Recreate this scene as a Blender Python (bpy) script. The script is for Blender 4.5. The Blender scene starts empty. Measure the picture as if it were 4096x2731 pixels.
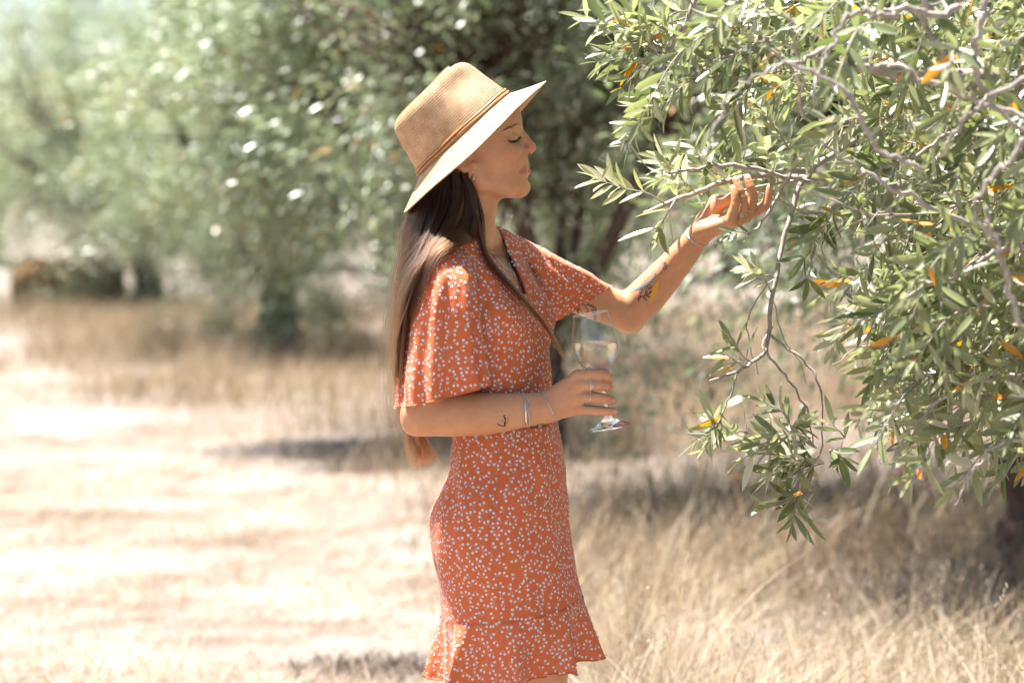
import bpy, math, random
import numpy as np
from mathutils import Vector, Matrix
from mathutils.bvhtree import BVHTree

# ------------------------------------------------------------------ camera, world, sun, exposure
scene = bpy.context.scene
COL = scene.collection
CAM_POS = np.array((0.0, -4.5, 1.48))
PITCH = math.radians(3.88)
FOCAL = 9671.0                      # focal length in photograph pixels (4096 wide)
cam_data = bpy.data.cameras.new("camera")
cam = bpy.data.objects.new("camera", cam_data)
COL.objects.link(cam)
cam.location = CAM_POS
cam.rotation_euler = (math.pi / 2 - PITCH, 0, 0)
cam_data.sensor_width = 36.0
cam_data.lens = 36.0 * FOCAL / 4096.0
cam_data.clip_start = 0.05
cam_data.clip_end = 2000
cam_data.dof.use_dof = True
cam_data.dof.focus_distance = 4.52
cam_data.dof.aperture_fstop = 2.8
scene.camera = cam

SUN_DIR = Vector((-0.29, 0.16, 0.94)).normalized()       # towards the sun
world = bpy.data.worlds.new("World")
scene.world = world
world.use_nodes = True
wn = world.node_tree.nodes
wl = world.node_tree.links
sky = wn.new("ShaderNodeTexSky")
sky.sky_type = 'NISHITA'
sky.sun_disc = False
sky.sun_elevation = math.asin(SUN_DIR.z)
sky.sun_rotation = math.atan2(SUN_DIR.x, SUN_DIR.y)
sky.air_density = 1.0
sky.dust_density = 1.5
wl.new(sky.outputs[0], wn["Background"].inputs[0])
wn["Background"].inputs[1].default_value = 0.05

sun_data = bpy.data.lights.new("sun", 'SUN')
sun_data.energy = 5.0
sun_data.angle = math.radians(0.5)
sun_data.color = (1.0, 0.975, 0.945)
sun = bpy.data.objects.new("sun", sun_data)
COL.objects.link(sun)
sun.rotation_euler = SUN_DIR.to_track_quat('Z', 'Y').to_euler()
sun.location = (0, 0, 12)

scene.view_settings.view_transform = 'Standard'
scene.view_settings.look = 'None'
scene.view_settings.exposure = 2.1
scene.view_settings.gamma = 1.0
scene.view_settings.use_curve_mapping = False
scene.render.engine = 'CYCLES'
cy = scene.cycles
cy.use_denoising = True
try:
    cy.denoiser = 'OPENIMAGEDENOISE'
    cy.denoising_input_passes = 'RGB_ALBEDO_NORMAL'
except Exception:
    pass
cy.max_bounces = 9
cy.diffuse_bounces = 1
cy.glossy_bounces = 4
cy.transmission_bounces = 10
cy.transparent_max_bounces = 12
cy.caustics_reflective = False
cy.caustics_refractive = False
cy.sample_clamp_indirect = 6.0

# ------------------------------------------------------------------ helpers
S = FOCAL / 4.5                     # photograph pixels per metre in the woman's plane
rng = np.random.default_rng(7)
random.seed(7)
_c, _s = math.cos(PITCH), math.sin(PITCH)


def P(px, py, d=0.0):
    """Point seen at photograph pixel (px, py) that lies in the vertical plane Y = d."""
    rx = (px - 2048.0) / FOCAL
    ry = -(py - 1365.5) / FOCAL
    dy = _c + ry * _s
    dz = -_s + ry * _c
    t = (d - CAM_POS[1]) / dy
    return np.array((rx * t, d, CAM_POS[2] + dz * t))


def PP(pts, d=None):
    """Many points, each (px, py, depth in pixel units) or (px, py) with a common depth in metres."""
    if d is None:
        return np.array([P(p[0], p[1], p[2] / S) for p in pts])
    return np.array([P(p[0], p[1], d) for p in pts])


def ground_at(px, py):
    rx = (px - 2048.0) / FOCAL
    ry = -(py - 1365.5) / FOCAL
    dy = _c + ry * _s
    dz = -_s + ry * _c
    t = -CAM_POS[2] / dz
    return np.array((rx * t, CAM_POS[1] + dy * t, 0.0))


def project(v):
    """World points (n,3) to photograph pixels (n,2) and distance along the axis."""
    q = np.asarray(v) - CAM_POS
    ax = q[:, 1] * _c - q[:, 2] * _s
    up = q[:, 1] * _s + q[:, 2] * _c
    return np.stack((2048 + FOCAL * q[:, 0] / ax, 1365.5 - FOCAL * up / ax), 1), ax


def mesh_arrays(name, verts, quads=None, tris=None, smooth=True):
    verts = np.asarray(verts, np.float32).reshape(-1, 3)
    quads = np.zeros((0, 4), np.int32) if quads is None else np.asarray(quads, np.int32).reshape(-1, 4)
    tris = np.zeros((0, 3), np.int32) if tris is None else np.asarray(tris, np.int32).reshape(-1, 3)
    me = bpy.data.meshes.new(name)
    me.vertices.add(len(verts))
    me.vertices.foreach_set("co", verts.ravel())
    nl = quads.size + tris.size
    npoly = len(quads) + len(tris)
    me.loops.add(nl)
    me.loops.foreach_set("vertex_index", np.concatenate((quads.ravel(), tris.ravel())))
    me.polygons.add(npoly)
    start = np.concatenate((np.arange(len(quads)) * 4, quads.size + np.arange(len(tris)) * 3)).astype(np.int32)
    me.polygons.foreach_set("loop_start", start)
    if smooth:
        me.polygons.foreach_set("use_smooth", np.ones(npoly, bool))
    me.update(calc_edges=True)
    me.validate()
    return me


def face_attr(me, name, values):
    a = me.attributes.new(name, 'FLOAT', 'FACE')
    a.data.foreach_set("value", np.asarray(values, np.float32))


def vert_attr(me, name, values):
    a = me.attributes.new(name, 'FLOAT', 'POINT')
    a.data.foreach_set("value", np.asarray(values, np.float32))


class MB:
    """Collects pieces that become ONE mesh object."""
    def __init__(self):
        self.v, self.q, self.t, self.qm, self.tm, self.n = [], [], [], [], [], 0

    def add(self, v, q=None, t=None, m=0):
        v = np.asarray(v, float).reshape(-1, 3)
        if q is not None and len(q):
            q = np.asarray(q, int).reshape(-1, 4)
            self.q.append(q + self.n); self.qm.append(np.full(len(q), m))
        if t is not None and len(t):
            t = np.asarray(t, int).reshape(-1, 3)
            self.t.append(t + self.n); self.tm.append(np.full(len(t), m))
        self.v.append(v); self.n += len(v)
        return self

    def build(self, name, mats, parent=None, smooth=True, link=True):
        v = np.concatenate(self.v) if self.v else np.zeros((0, 3))
        q = np.concatenate(self.q) if self.q else None
        t = np.concatenate(self.t) if self.t else None
        me = mesh_arrays(name, v, q, t, smooth)
        mats = mats if isinstance(mats, (list, tuple)) else [mats]
        for m in mats:
            me.materials.append(m)
        mi = np.concatenate(self.qm + self.tm) if (self.qm or self.tm) else np.zeros(0)
        if len(mats) > 1 and len(mi) == len(me.polygons):
            me.polygons.foreach_set("material_index", mi.astype(np.int32))
        return obj(name, me, parent) if link else me


def obj(name, data, parent=None):
    o = bpy.data.objects.new(name, data)
    COL.objects.link(o)
    if parent is not None:
        o.parent = parent
        o.matrix_parent_inverse = parent.matrix_world.inverted()
    return o


def empty(name, loc):
    o = bpy.data.objects.new(name, None)
    COL.objects.link(o)
    o.location = loc
    o.empty_display_size = 0.1
    bpy.context.view_layer.update()
    return o


def tag(o, label=None, cat=None, group=None, kind=None):
    if label: o["label"] = label
    if cat: o["category"] = cat
    if group: o["group"] = group
    if kind: o["kind"] = kind
    return o


def spline(pts, n):
    """Catmull-Rom through pts (k,m), n samples."""
    p = np.asarray(pts, float)
    if len(p) == 2:
        u = np.linspace(0, 1, n)[:, None]
        return p[0] * (1 - u) + p[1] * u
    e = np.concatenate(([2 * p[0] - p[1]], p, [2 * p[-1] - p[-2]]))
    u = np.linspace(0, len(p) - 1 - 1e-6, n)
    i = u.astype(int)
    f = (u - i)[:, None]
    a, b, c, d = e[i], e[i + 1], e[i + 2], e[i + 3]
    return 0.5 * (2 * b + (c - a) * f + (2 * a - 5 * b + 4 * c - d) * f ** 2 + (3 * b - a - 3 * c + d) * f ** 3)


def frames(p):
    t = np.gradient(p, axis=0)
    t /= np.linalg.norm(t, axis=1)[:, None] + 1e-12
    ref = np.array((0.13, 0.27, 0.95)) if abs(t[0, 2]) < 0.9 else np.array((1.0, 0.2, 0.1))
    n = np.zeros_like(p)
    prev = ref
    for i in range(len(p)):
        v = prev - t[i] * prev.dot(t[i])
        v /= np.linalg.norm(v) + 1e-12
        n[i] = v
        prev = v
    return t, n, np.cross(t, n)


def tube(p, r, sides=6, cap=True, closed=False):
    p = np.asarray(p, float)
    r = np.broadcast_to(np.asarray(r, float), (len(p),))
    _, n, b = frames(p)
    a = np.arange(sides) * 2 * np.pi / sides
    v = p[:, None] + (np.cos(a)[None, :, None] * n[:, None] + np.sin(a)[None, :, None] * b[:, None]) * r[:, None, None]
    v = v.reshape(-1, 3)
    m = len(p)
    i, j = np.meshgrid(np.arange(m if closed else m - 1), np.arange(sides), indexing='ij')
    i2 = (i + 1) % m
    j2 = (j + 1) % sides
    q = np.stack((i * sides + j, i * sides + j2, i2 * sides + j2, i2 * sides + j), -1).reshape(-1, 4)
    t = None
    if cap and not closed:
        v = np.concatenate((v, p[:1], p[-1:]))
        j = np.arange(sides); j2 = (j + 1) % sides
        c0, c1 = m * sides, m * sides + 1
        t = np.concatenate((np.stack((np.full(sides, c0), j2, j), 1),
                            np.stack((np.full(sides, c1), (m - 1) * sides + j, (m - 1) * sides + j2), 1)))
    return v, q, t


def ring_points(c, normal, r, n=24, squash=1.0, up=None):
    normal = np.asarray(normal, float); normal = normal / np.linalg.norm(normal)
    ref = np.array((0, 0, 1.0)) if up is None else np.asarray(up, float)
    u = ref - normal * ref.dot(normal); u /= np.linalg.norm(u)
    w = np.cross(normal, u)
    a = np.arange(n) * 2 * np.pi / n
    return np.asarray(c) + r * (np.cos(a)[:, None] * u + squash * np.sin(a)[:, None] * w)


def grid_faces(rows, cols, wrap=True):
    i, j = np.meshgrid(np.arange(rows - 1), np.arange(cols if wrap else cols - 1), indexing='ij')
    j2 = (j + 1) % cols
    return np.stack((i * cols + j, i * cols + j2, (i + 1) * cols + j2, (i + 1) * cols + j), -1).reshape(-1, 4)


def value_noise(p, seed=0):
    """Smooth 3-D value noise in [-1,1] at points (n,3)."""
    p = np.asarray(p, float)
    i = np.floor(p).astype(np.int64)
    f = p - i
    f = f * f * (3 - 2 * f)
    out = np.zeros(len(p))
    for dx in (0, 1):
        for dy in (0, 1):
            for dz in (0, 1):
                h = (i[:, 0] + dx) * 374761393 + (i[:, 1] + dy) * 668265263 + (i[:, 2] + dz) * 2147483647 + seed * 974711
                h = (h ^ (h >> 13)) * 1274126177
                h = ((h ^ (h >> 16)) & 0xFFFFF) / 0xFFFFF * 2 - 1
                w = (f[:, 0] if dx else 1 - f[:, 0]) * (f[:, 1] if dy else 1 - f[:, 1]) * (f[:, 2] if dz else 1 - f[:, 2])
                out += h * w
    return out


# ------------------------------------------------------------------ materials
def new_mat(name):
    m = bpy.data.materials.new(name)
    m.use_nodes = True
    nt = m.node_tree
    return m, nt, nt.nodes["Principled BSDF"], nt.nodes["Material Output"]


def node(nt, kind, **kw):
    n = nt.nodes.new(kind)
    for k, v in kw.items():
        if k.startswith("i_"):
            n.inputs[k[2:].replace("_", " ")].default_value = v
        else:
            setattr(n, k, v)
    return n


def ramp(nt, fac, stops):
    r = nt.nodes.new("ShaderNodeValToRGB")
    e = r.color_ramp.elements
    while len(e) < len(stops):
        e.new(0.5)
    for k, (pos, c) in enumerate(stops):
        e[k].position = pos
        e[k].color = (*c, 1) if len(c) == 3 else c
    nt.links.new(fac, r.inputs[0])
    return r.outputs[0]


def plain(name, color, rough=0.6, metal=0.0, spec=0.5, noise=0.0, scale=60.0, bump=0.0, trans=None):
    m, nt, b, out = new_mat(name)
    b.inputs["Roughness"].default_value = rough
    b.inputs["Metallic"].default_value = metal
    b.inputs["Specular IOR Level"].default_value = spec
    tc = node(nt, "ShaderNodeTexCoord")
    n = node(nt, "ShaderNodeTexNoise")
    n.inputs["Scale"].default_value = scale
    n.inputs["Detail"].default_value = 5
    nt.links.new(tc.outputs["Object"], n.inputs["Vector"])
    c = np.array(color)
    nt.links.new(ramp(nt, n.outputs[0], [(0.3, tuple(c * (1 - noise))), (0.7, tuple(np.minimum(c * (1 + noise), 1)))]), b.inputs["Base Color"])
    if bump:
        bp = node(nt, "ShaderNodeBump")
        bp.inputs["Strength"].default_value = bump
        bp.inputs["Distance"].default_value = 0.003
        nt.links.new(n.outputs[0], bp.inputs["Height"])
        nt.links.new(bp.outputs[0], b.inputs["Normal"])
    return m


M = {}
M["silver"] = plain("silver", (0.72, 0.71, 0.69), 0.22, 1.0)
M["gold"] = plain("gold", (0.80, 0.60, 0.32), 0.25, 1.0)
M["ink"] = plain("tattoo_ink", (0.035, 0.035, 0.05), 0.6)
M["ink_pale"] = plain("tattoo_ink_faded", (0.16, 0.18, 0.20), 0.6)
M["ink_red"] = plain("tattoo_ink_red", (0.62, 0.27, 0.19), 0.6)
M["ink_orange"] = plain("tattoo_ink_orange", (0.80, 0.36, 0.02), 0.6)
M["ink_blue"] = plain("tattoo_ink_blue", (0.13, 0.24, 0.28), 0.6)
M["lash"] = plain("lash", (0.012, 0.010, 0.009), 0.5)
M["nail"] = plain("nail", (0.62, 0.36, 0.30), 0.28)
M["bark"] = plain("olive_bark", (0.33, 0.285, 0.25), 0.85, noise=0.35, scale=45, bump=0.5)
M["bark_far"] = plain("shaded_bark", (0.085, 0.050, 0.033), 0.9, noise=0.35, scale=12, bump=0.5)  # brown of dead twigs, darkened further to carry the shade under the crowns
M["twig"] = plain("olive_twig", (0.36, 0.30, 0.25), 0.75, noise=0.3, scale=120, bump=0.3)


def leaf_material(name, front, back, yellow, rough=0.36, trans=0.26):
    m, nt, b, out = new_mat(name)
    L = nt.links
    at = node(nt, "ShaderNodeAttribute", attribute_name="var")
    geo = node(nt, "ShaderNodeNewGeometry")
    cf = ramp(nt, at.outputs["Fac"], [(0.0, front[0]), (0.55, front[1]), (0.93, front[2]), (0.945, (0.50, 0.33, 0.09)), (0.985, yellow)])
    cb = ramp(nt, at.outputs["Fac"], [(0.0, back[0]), (0.55, back[1]), (0.93, back[2]), (0.945, (0.50, 0.36, 0.14)), (0.985, yellow)])
    mx = node(nt, "ShaderNodeMix", data_type='RGBA')
    L.new(geo.outputs["Backfacing"], mx.inputs["Factor"])
    L.new(cf, mx.inputs["A"]); L.new(cb, mx.inputs["B"])
    L.new(mx.outputs["Result"], b.inputs["Base Color"])
    b.inputs["Roughness"].default_value = rough
    b.inputs["Specular IOR Level"].default_value = 1.0
    tr = node(nt, "ShaderNodeBsdfTranslucent")
    hs = node(nt, "ShaderNodeHueSaturation")
    hs.inputs["Saturation"].default_value = 1.25
    hs.inputs["Value"].default_value = 1.35
    L.new(cf, hs.inputs["Color"])
    L.new(hs.outputs[0], tr.inputs[0])
    ms = node(nt, "ShaderNodeMixShader")
    ms.inputs[0].default_value = trans
    L.new(b.outputs[0], ms.inputs[1]); L.new(tr.outputs[0], ms.inputs[2])
    L.new(ms.outputs[0], out.inputs[0])
    return m


M["leaf"] = leaf_material("olive_leaf",
                          [(0.10, 0.13, 0.045), (0.30, 0.325, 0.155), (0.54, 0.53, 0.36)],
                          [(0.42, 0.43, 0.34), (0.56, 0.555, 0.46), (0.68, 0.66, 0.56)], (0.66, 0.27, 0.02), 0.30, 0.38)
M["leaf_far"] = leaf_material("olive_leaf_distant",
                              [(0.085, 0.125, 0.048), (0.24, 0.285, 0.145), (0.47, 0.50, 0.35)],
                              [(0.42, 0.46, 0.37), (0.55, 0.58, 0.49), (0.67, 0.68, 0.61)], (0.40, 0.18, 0.05), 0.34, 0.34)

# ------------------------------------------------------------------ implicit-surface sculpting (for the woman's body and bodice)
def rs(r, w):
    """pixel radius at depth w (pixel units) to metres"""
    return r / S * (4.5 + w / S) / 4.5


class Cone:
    def __init__(s, a, b, ra, rb, axis=None, f=1.0):
        s.a, s.b, s.ra, s.rb = np.asarray(a, float), np.asarray(b, float), ra, rb
        s.ab = s.b - s.a
        s.l2 = s.ab.dot(s.ab) + 1e-12
        s.axis = None if axis is None else np.asarray(axis, float) / np.linalg.norm(axis)
        s.f = f

    def __call__(s, p):
        q = p - s.a
        t = np.clip(q @ s.ab / s.l2, 0, 1)
        q -= t[:, None] * s.ab
        if s.axis is not None:
            q += ((q @ s.axis) * (1 / s.f - 1))[:, None] * s.axis
        return np.sqrt(np.einsum('ij,ij->i', q, q)) - (s.ra + t * (s.rb - s.ra))

    def box(s):
        r = max(s.ra, s.rb)
        return np.minimum(s.a, s.b) - r, np.maximum(s.a, s.b) + r


class Ell:
    def __init__(s, c, radii, ang=0.0, yaw=0.0):
        """ang: turn in the picture plane (degrees, front end up), yaw: turn about the vertical"""
        s.c, s.r = np.asarray(c, float), np.asarray(radii, float)
        R = Matrix.Rotation(math.radians(yaw), 3, 'Z') @ Matrix.Rotation(-math.radians(ang), 3, 'Y')
        s.R = np.array(R)

    def __call__(s, p):
        q = (p - s.c) @ s.R
        k0 = np.sqrt(np.sum((q / s.r) ** 2, 1))
        k1 = np.sqrt(np.sum((q / s.r ** 2) ** 2, 1)) + 1e-9
        return k0 * (k0 - 1) / k1

    def box(s):
        r = s.r.max()
        return s.c - r, s.c + r


class Stack:
    """A trunk: upright stack of turned ellipses given by their outline in the picture."""
    def __init__(s, levels, inset=0.0):
        z, cx, cd, A, B, ps = [], [], [], [], [], []
        for (y, xl, xr, b, psi, w) in levels:
            a_, b_ = P(xl, y, w / S), P(xr, y, w / S)
            H = (b_[0] - a_[0]) / 2 - inset
            Bm = rs(b, w) - inset
            r = math.radians(psi)
            Am = math.sqrt(max(H * H - (Bm * math.sin(r)) ** 2, (0.55 * H) ** 2)) / math.cos(r)
            z.append(a_[2]); cx.append((a_[0] + b_[0]) / 2); cd.append(w / S); A.append(Am); B.append(Bm); ps.append(r)
        o = np.argsort(z)
        t = spline(np.array((z, cx, cd, A, B, ps)).T[o], 90)
        s.z, s.cx, s.cd, s.A, s.B, s.ps = t.T

    def __call__(s, p):
        z = np.clip(p[:, 2], s.z[0], s.z[-1])
        cx, cd, A, B, ps = [np.interp(z, s.z, v) for v in (s.cx, s.cd, s.A, s.B, s.ps)]
        x, y = p[:, 0] - cx, p[:, 1] - cd
        c, n = np.cos(ps), np.sin(ps)
        f = x * c - y * n              # forward (to the right and towards the camera)
        l = x * n + y * c
        k0 = np.sqrt((f / A) ** 2 + (l / B) ** 2)
        k1 = np.sqrt((f / A ** 2) ** 2 + (l / B ** 2) ** 2) + 1e-6
        d = np.where(k0 < 0.05, -np.minimum(A, B), k0 * (k0 - 1) / k1)
        dz = np.maximum(np.abs(p[:, 2] - z), 0)
        return np.where(dz > 0, np.sqrt(np.maximum(d, 0) ** 2 + dz ** 2) + np.minimum(d, 0) * (dz <= 0), d)

    def box(s):
        r = max(s.A.max(), s.B.max())
        return np.array((s.cx.min() - r, s.cd.min() - r, s.z[0])), np.array((s.cx.max() + r, s.cd.max() + r, s.z[-1]))


def smin(a, b, k):
    if k <= 0:
        return np.minimum(a, b)
    h = np.clip(0.5 + 0.5 * (b - a) / k, 0, 1)
    return b * (1 - h) + a * h - k * h * (1 - h)


class Group:
    def __init__(s, items, k):
        s.items, s.k = items, k

    def __call__(s, p):
        d = s.items[0](p.copy())
        for it in s.items[1:]:
            d = smin(d, it(p.copy()), s.k)
        return d

    def box(s):
        b = [i.box() for i in s.items]
        return np.min([x[0] for x in b], 0), np.max([x[1] for x in b], 0)


def sdf_eval(ops, p, sel=None):
    d = np.full(len(p), 1.0)
    for i, (pr, k, op) in enumerate(ops):
        if sel is not None and not sel[i]:
            continue
        v = pr(p.copy())
        d = smin(d, v, k) if op > 0 else -smin(-d, v, k)
    return d


def sdf_mesh(ops, h, post=None, pad=0.02):
    bx = [pr.box() for pr, k, op in ops if op > 0]
    lo = np.min([b[0] for b in bx], 0) - pad
    hi = np.max([b[1] for b in bx], 0) + pad
    B = 14
    nb = np.ceil((hi - lo) / (h * B)).astype(int)
    dims = nb * B + 1
    gi = np.stack(np.meshgrid(*[np.arange(n) for n in nb], indexing='ij'), -1).reshape(-1, 3)
    cen = lo + (gi + 0.5) * B * h
    vals = np.stack([pr(cen.copy()) for pr, k, op in ops], 1)
    ks = np.array([k for _, k, _ in ops])
    R = math.sqrt(3) / 2 * B * h
    dc = np.full(len(cen), 1.0)
    for i, (pr, k, op) in enumerate(ops):
        dc = smin(dc, vals[:, i], k) if op > 0 else -smin(-dc, vals[:, i], k)
    F = np.ones(tuple(dims), np.float32)
    live = np.abs(dc) < 1.7 * R + 0.004
    loc = np.stack(np.meshgrid(*[np.arange(B + 1)] * 3, indexing='ij'), -1).reshape(-1, 3) * h
    for g, c0, d0, lv, vv in zip(gi, cen, dc, live, vals):
        sl = tuple(slice(g[a] * B, g[a] * B + B + 1) for a in range(3))
        if not lv:
            if d0 < 0:
                F[sl] = -1.0
            continue
        sel = vv < 1.7 * R + ks + 0.004
        p = loc + (lo + g * B * h)
        d = sdf_eval(ops, p, sel)
        if post is not None:
            d = post(p, d)
        F[sl] = d.reshape(B + 1, B + 1, B + 1)
    inside = F < 0
    c = [inside[dx:dims[0] - 1 + dx, dy:dims[1] - 1 + dy, dz:dims[2] - 1 + dz] for dx in (0, 1) for dy in (0, 1) for dz in (0, 1)]
    anyi = c[0].copy(); alli = c[0].copy()
    for q in c[1:]:
        anyi |= q; alli &= q
    act = anyi & ~alli
    ci = np.argwhere(act)
    idx = np.full(act.shape, -1, np.int32)
    idx[act] = np.arange(len(ci))
    corner = np.array([(dx, dy, dz) for dx in (0, 1) for dy in (0, 1) for dz in (0, 1)])
    cv = np.stack([F[ci[:, 0] + o[0], ci[:, 1] + o[1], ci[:, 2] + o[2]] for o in corner], 1)
    acc = np.zeros((len(ci), 3)); cnt = np.zeros(len(ci))
    for i in range(8):
        for j in range(i + 1, 8):
            if np.abs(corner[i] - corner[j]).sum() != 1:
                continue
            a, b = cv[:, i], cv[:, j]
            m = (a < 0) != (b < 0)
            t = np.where(m, a / (a - b + 1e-12), 0)
            acc += np.where(m[:, None], corner[i] + t[:, None] * (corner[j] - corner[i]), 0)
            cnt += m
    v = lo + (ci + acc / cnt[:, None]) * h
    quads = []
    for ax in range(3):
        a1, a2 = (ax + 1) % 3, (ax + 2) % 3
        s0 = [slice(1, -1)] * 3; s1 = [slice(1, -1)] * 3
        s0[ax] = slice(0, -1); s1[ax] = slice(1, None)
        A, Bn = inside[tuple(s0)], inside[tuple(s1)]
        for flip, m in ((False, A & ~Bn), (True, ~A & Bn)):
            e = np.argwhere(m)
            off = np.ones(3, int); off[ax] = 0
            e = e + off
            o1 = np.zeros(3, int); o1[a1] = -1
            o2 = np.zeros(3, int); o2[a2] = -1
            q = [idx[tuple((e + k).T)] for k in (o1 + o2, o2, np.zeros(3, int), o1)]
            q = np.stack(q, 1)
            quads.append(q[:, ::-1] if flip else q)
    q = np.concatenate(quads)
    q = q[(q >= 0).all(1)]
    return v, q


def pc(p0, p1, axis=None, f=1.0):
    """cone between two (px, py, w, r) points"""
    return Cone(P(p0[0], p0[1], p0[2] / S), P(p1[0], p1[1], p1[2] / S), rs(p0[3], p0[2]), rs(p1[3], p1[2]), axis, f)


def chain(pts, k, axis=None, f=1.0, sub=1):
    if sub > 1:
        pts = spline(pts, (len(pts) - 1) * sub + 1)
    return Group([pc(a, b, axis, f) for a, b in zip(pts[:-1], pts[1:])], k / S)


def pe(c, r, ang=0.0, yaw=0.0):
    """ellipsoid at (px, py, w); radii px: along picture-x, depth, up"""
    return Ell(P(c[0], c[1], c[2] / S), [rs(q, c[2]) for q in r], ang, yaw)


TORSO = [(1030, 1700, 2050, 250, 30, -5), (1090, 1662, 2105, 292, 30, -5), (1180, 1645, 2150, 305, 30, 0),
         (1300, 1650, 2180, 300, 28, 0), (1420, 1694, 2190, 285, 25, 0), (1540, 1760, 2198, 270, 22, 0),
         (1640, 1795, 2206, 265, 18, 0), (1740, 1812, 2236, 290, 15, 0), (1800, 1808, 2250, 315, 12, 0)]
SKIRT = [(1690, 1800, 2226, 285, 14, 0), (1760, 1816, 2241, 302, 13, 0), (1864, 1801, 2257, 330, 12, 0), (1937, 1774, 2261, 350, 12, 0),
         (2009, 1737, 2265, 365, 12, 0), (2081, 1722, 2271, 375, 12, 0), (2173, 1727, 2284, 380, 12, 0), (2259, 1747, 2298, 377, 12, 0),
         (2344, 1763, 2314, 372, 12, 0), (2470, 1775, 2336, 372, 12, 0)]

body_ops = []


def add(pr, k=0.0, op=1):
    body_ops.append((pr, k / S, op))


# head
add(pe((1882, 505, 0), (198, 158, 172), 15), 0)                 # cranium
add(pe((1935, 605, 0), (128, 136, 150), 8), 60)                 # middle of the head
add(pe((1990, 630, 0), (112, 112, 150), 6), 50)                 # face
for s in (-1, 1):
    add(pe((2022, 612, 78 * s), (50, 42, 44), 0), 40)           # cheek
    add(chain([(1902, 675, 116 * s, 34), (1930, 730, 104 * s, 34), (2015, 748, 62 * s, 36), (2072, 744, 16 * s, 36)], 30), 46)   # jaw
add(pc((2078, 744, 0, 37), (1985, 735, 0, 46)), 26)             # under the chin
add(pe((2062, 668, 0), (51, 60, 62), 0), 30)                    # mouth region
add(pe((1992, 478, 0), (84, 104, 66), 15), 40)                  # forehead
add(pc((2059, 498, -18, 24), (2059, 498, 18, 24)), 16)          # glabella
for s in (-1, 1):
    add(pc((2058, 500, 20 * s, 22), (2014, 522, 92 * s, 22)), 20)   # brow ridge
    add(pe((2092, 549, 80 * s), (44, 46, 25), 14), 22, -1)          # eye socket
    add(pe((2042, 553, 72 * s), (30, 31, 26), 0), 8)                # closed eye
add(chain([(2063, 512, 0, 19), (2094, 549, 0, 17), (2123, 589, 0, 22)], 10), 14)   # nose bridge and tip
add(pc((2124, 594, 0, 15), (2098, 606, 0, 15)), 8)
for s in (-1, 1):
    add(pe((2101, 600, 24 * s), (19, 14, 15), -10), 9)          # wing of the nose
    add(pe((2118, 612, 12 * s), (13, 7, 7), -14), 4, -1)        # nostril
    add(chain([(2100, 657, 0, 16), (2093, 669, 42 * s, 11), (2081, 682, 62 * s, 6)], 3), 6)      # upper lip
    add(chain([(2106, 685, 0, 17), (2095, 690, 40 * s, 12), (2081, 692, 61 * s, 6)], 3), 6)      # lower lip
    add(pe((2036, 690, 84 * s), (16, 14, 30), -20), 22)         # soft cheek beside the mouth
    add(chain([(2124, 671, 0, 2.0), (2112, 671, 30 * s, 2.6), (2102, 676, 49 * s, 3), (2091, 682, 61 * s, 3), (2079, 688, 71 * s, 3.4)], 1), 4, -1)   # line of the mouth
    add(chain([(2086, 612, 66 * s, 3), (2070, 645, 90 * s, 3), (2066, 684, 94 * s, 3)], 2), 16, -1)   # fold from nose to mouth
add(pe((2126, 716, 0), (16, 44, 13), 0), 12, -1)                # fold over the chin
# neck
add(chain([(1892, 715, 0, 110), (1874, 830, 0, 112), (1848, 960, 0, 124)], 8, (0, 1, 0), 0.94), 36)
for s in (-1, 1):
    add(pc((1895, 715, 92 * s, 22), (1975, 965, 20 * s + 20, 16)), 22)
# ears
for s in (-1, 1):
    add(pe((1853, 634, 146 * s), (41, 17, 64), -14), 7)
    add(pe((1868, 650, 172 * s), (22, 22, 30), -14), 6, -1)         # hollow of the ear
    add(pe((1852, 606, 172 * s), (22, 16, 18), -14), 6, -1)
    add(pe((1884, 690, 142 * s), (14, 11, 17), 0), 7)               # lobe
    add(pe((1894, 656, 150 * s), (8, 11, 13), 0), 5)                # tragus
# trunk
trunk = Stack(TORSO[:-1] + SKIRT[1:8], inset=0.011)
add(trunk, 30)
add(chain([(1850, 965, -40, 95), (1755, 1085, -275, 72)], 10), 50)
add(chain([(1870, 955, 40, 95), (2080, 1045, 260, 68)], 10), 50)
add(pe((1975, 1285, -205), (86, 80, 92), 0), 50)
add(pe((2108, 1278, 5), (86, 80, 92), 0), 50)
# near arm
add(chain([(1760, 1122, -285, 90), (1720, 1400, -335, 84), (1690, 1655, -340, 80)], 3, sub=3), 40)
add(chain([(1690, 1658, -340, 83), (1800, 1655, -335, 91), (1950, 1654, -320, 84), (2090, 1641, -295, 69), (2192, 1627, -272, 58)], 3, (0, 1, 0), 0.82, sub=3), 30)
add(pe((1648, 1700, -345), (34, 34, 34), 0), 30)
# far arm
add(chain([(2092, 1058, 275, 82), (2310, 1176, 430, 76), (2512, 1250, 540, 72)], 3, sub=3), 40)
add(chain([(2516, 1250, 540, 74), (2590, 1180, 495, 76), (2700, 1058, 400, 63), (2806, 928, 300, 45)], 3, sub=3), 24)
add(pe((2532, 1296, 560), (34, 30, 32), 0), 26)


def hand(palm, fingers, kp, kf):
    f = [chain(c, 2.5, sub=2) for c in fingers]
    add(Group(palm, kp / S), 22)
    add(Group(f, 1.2 / S), kf)


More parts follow.
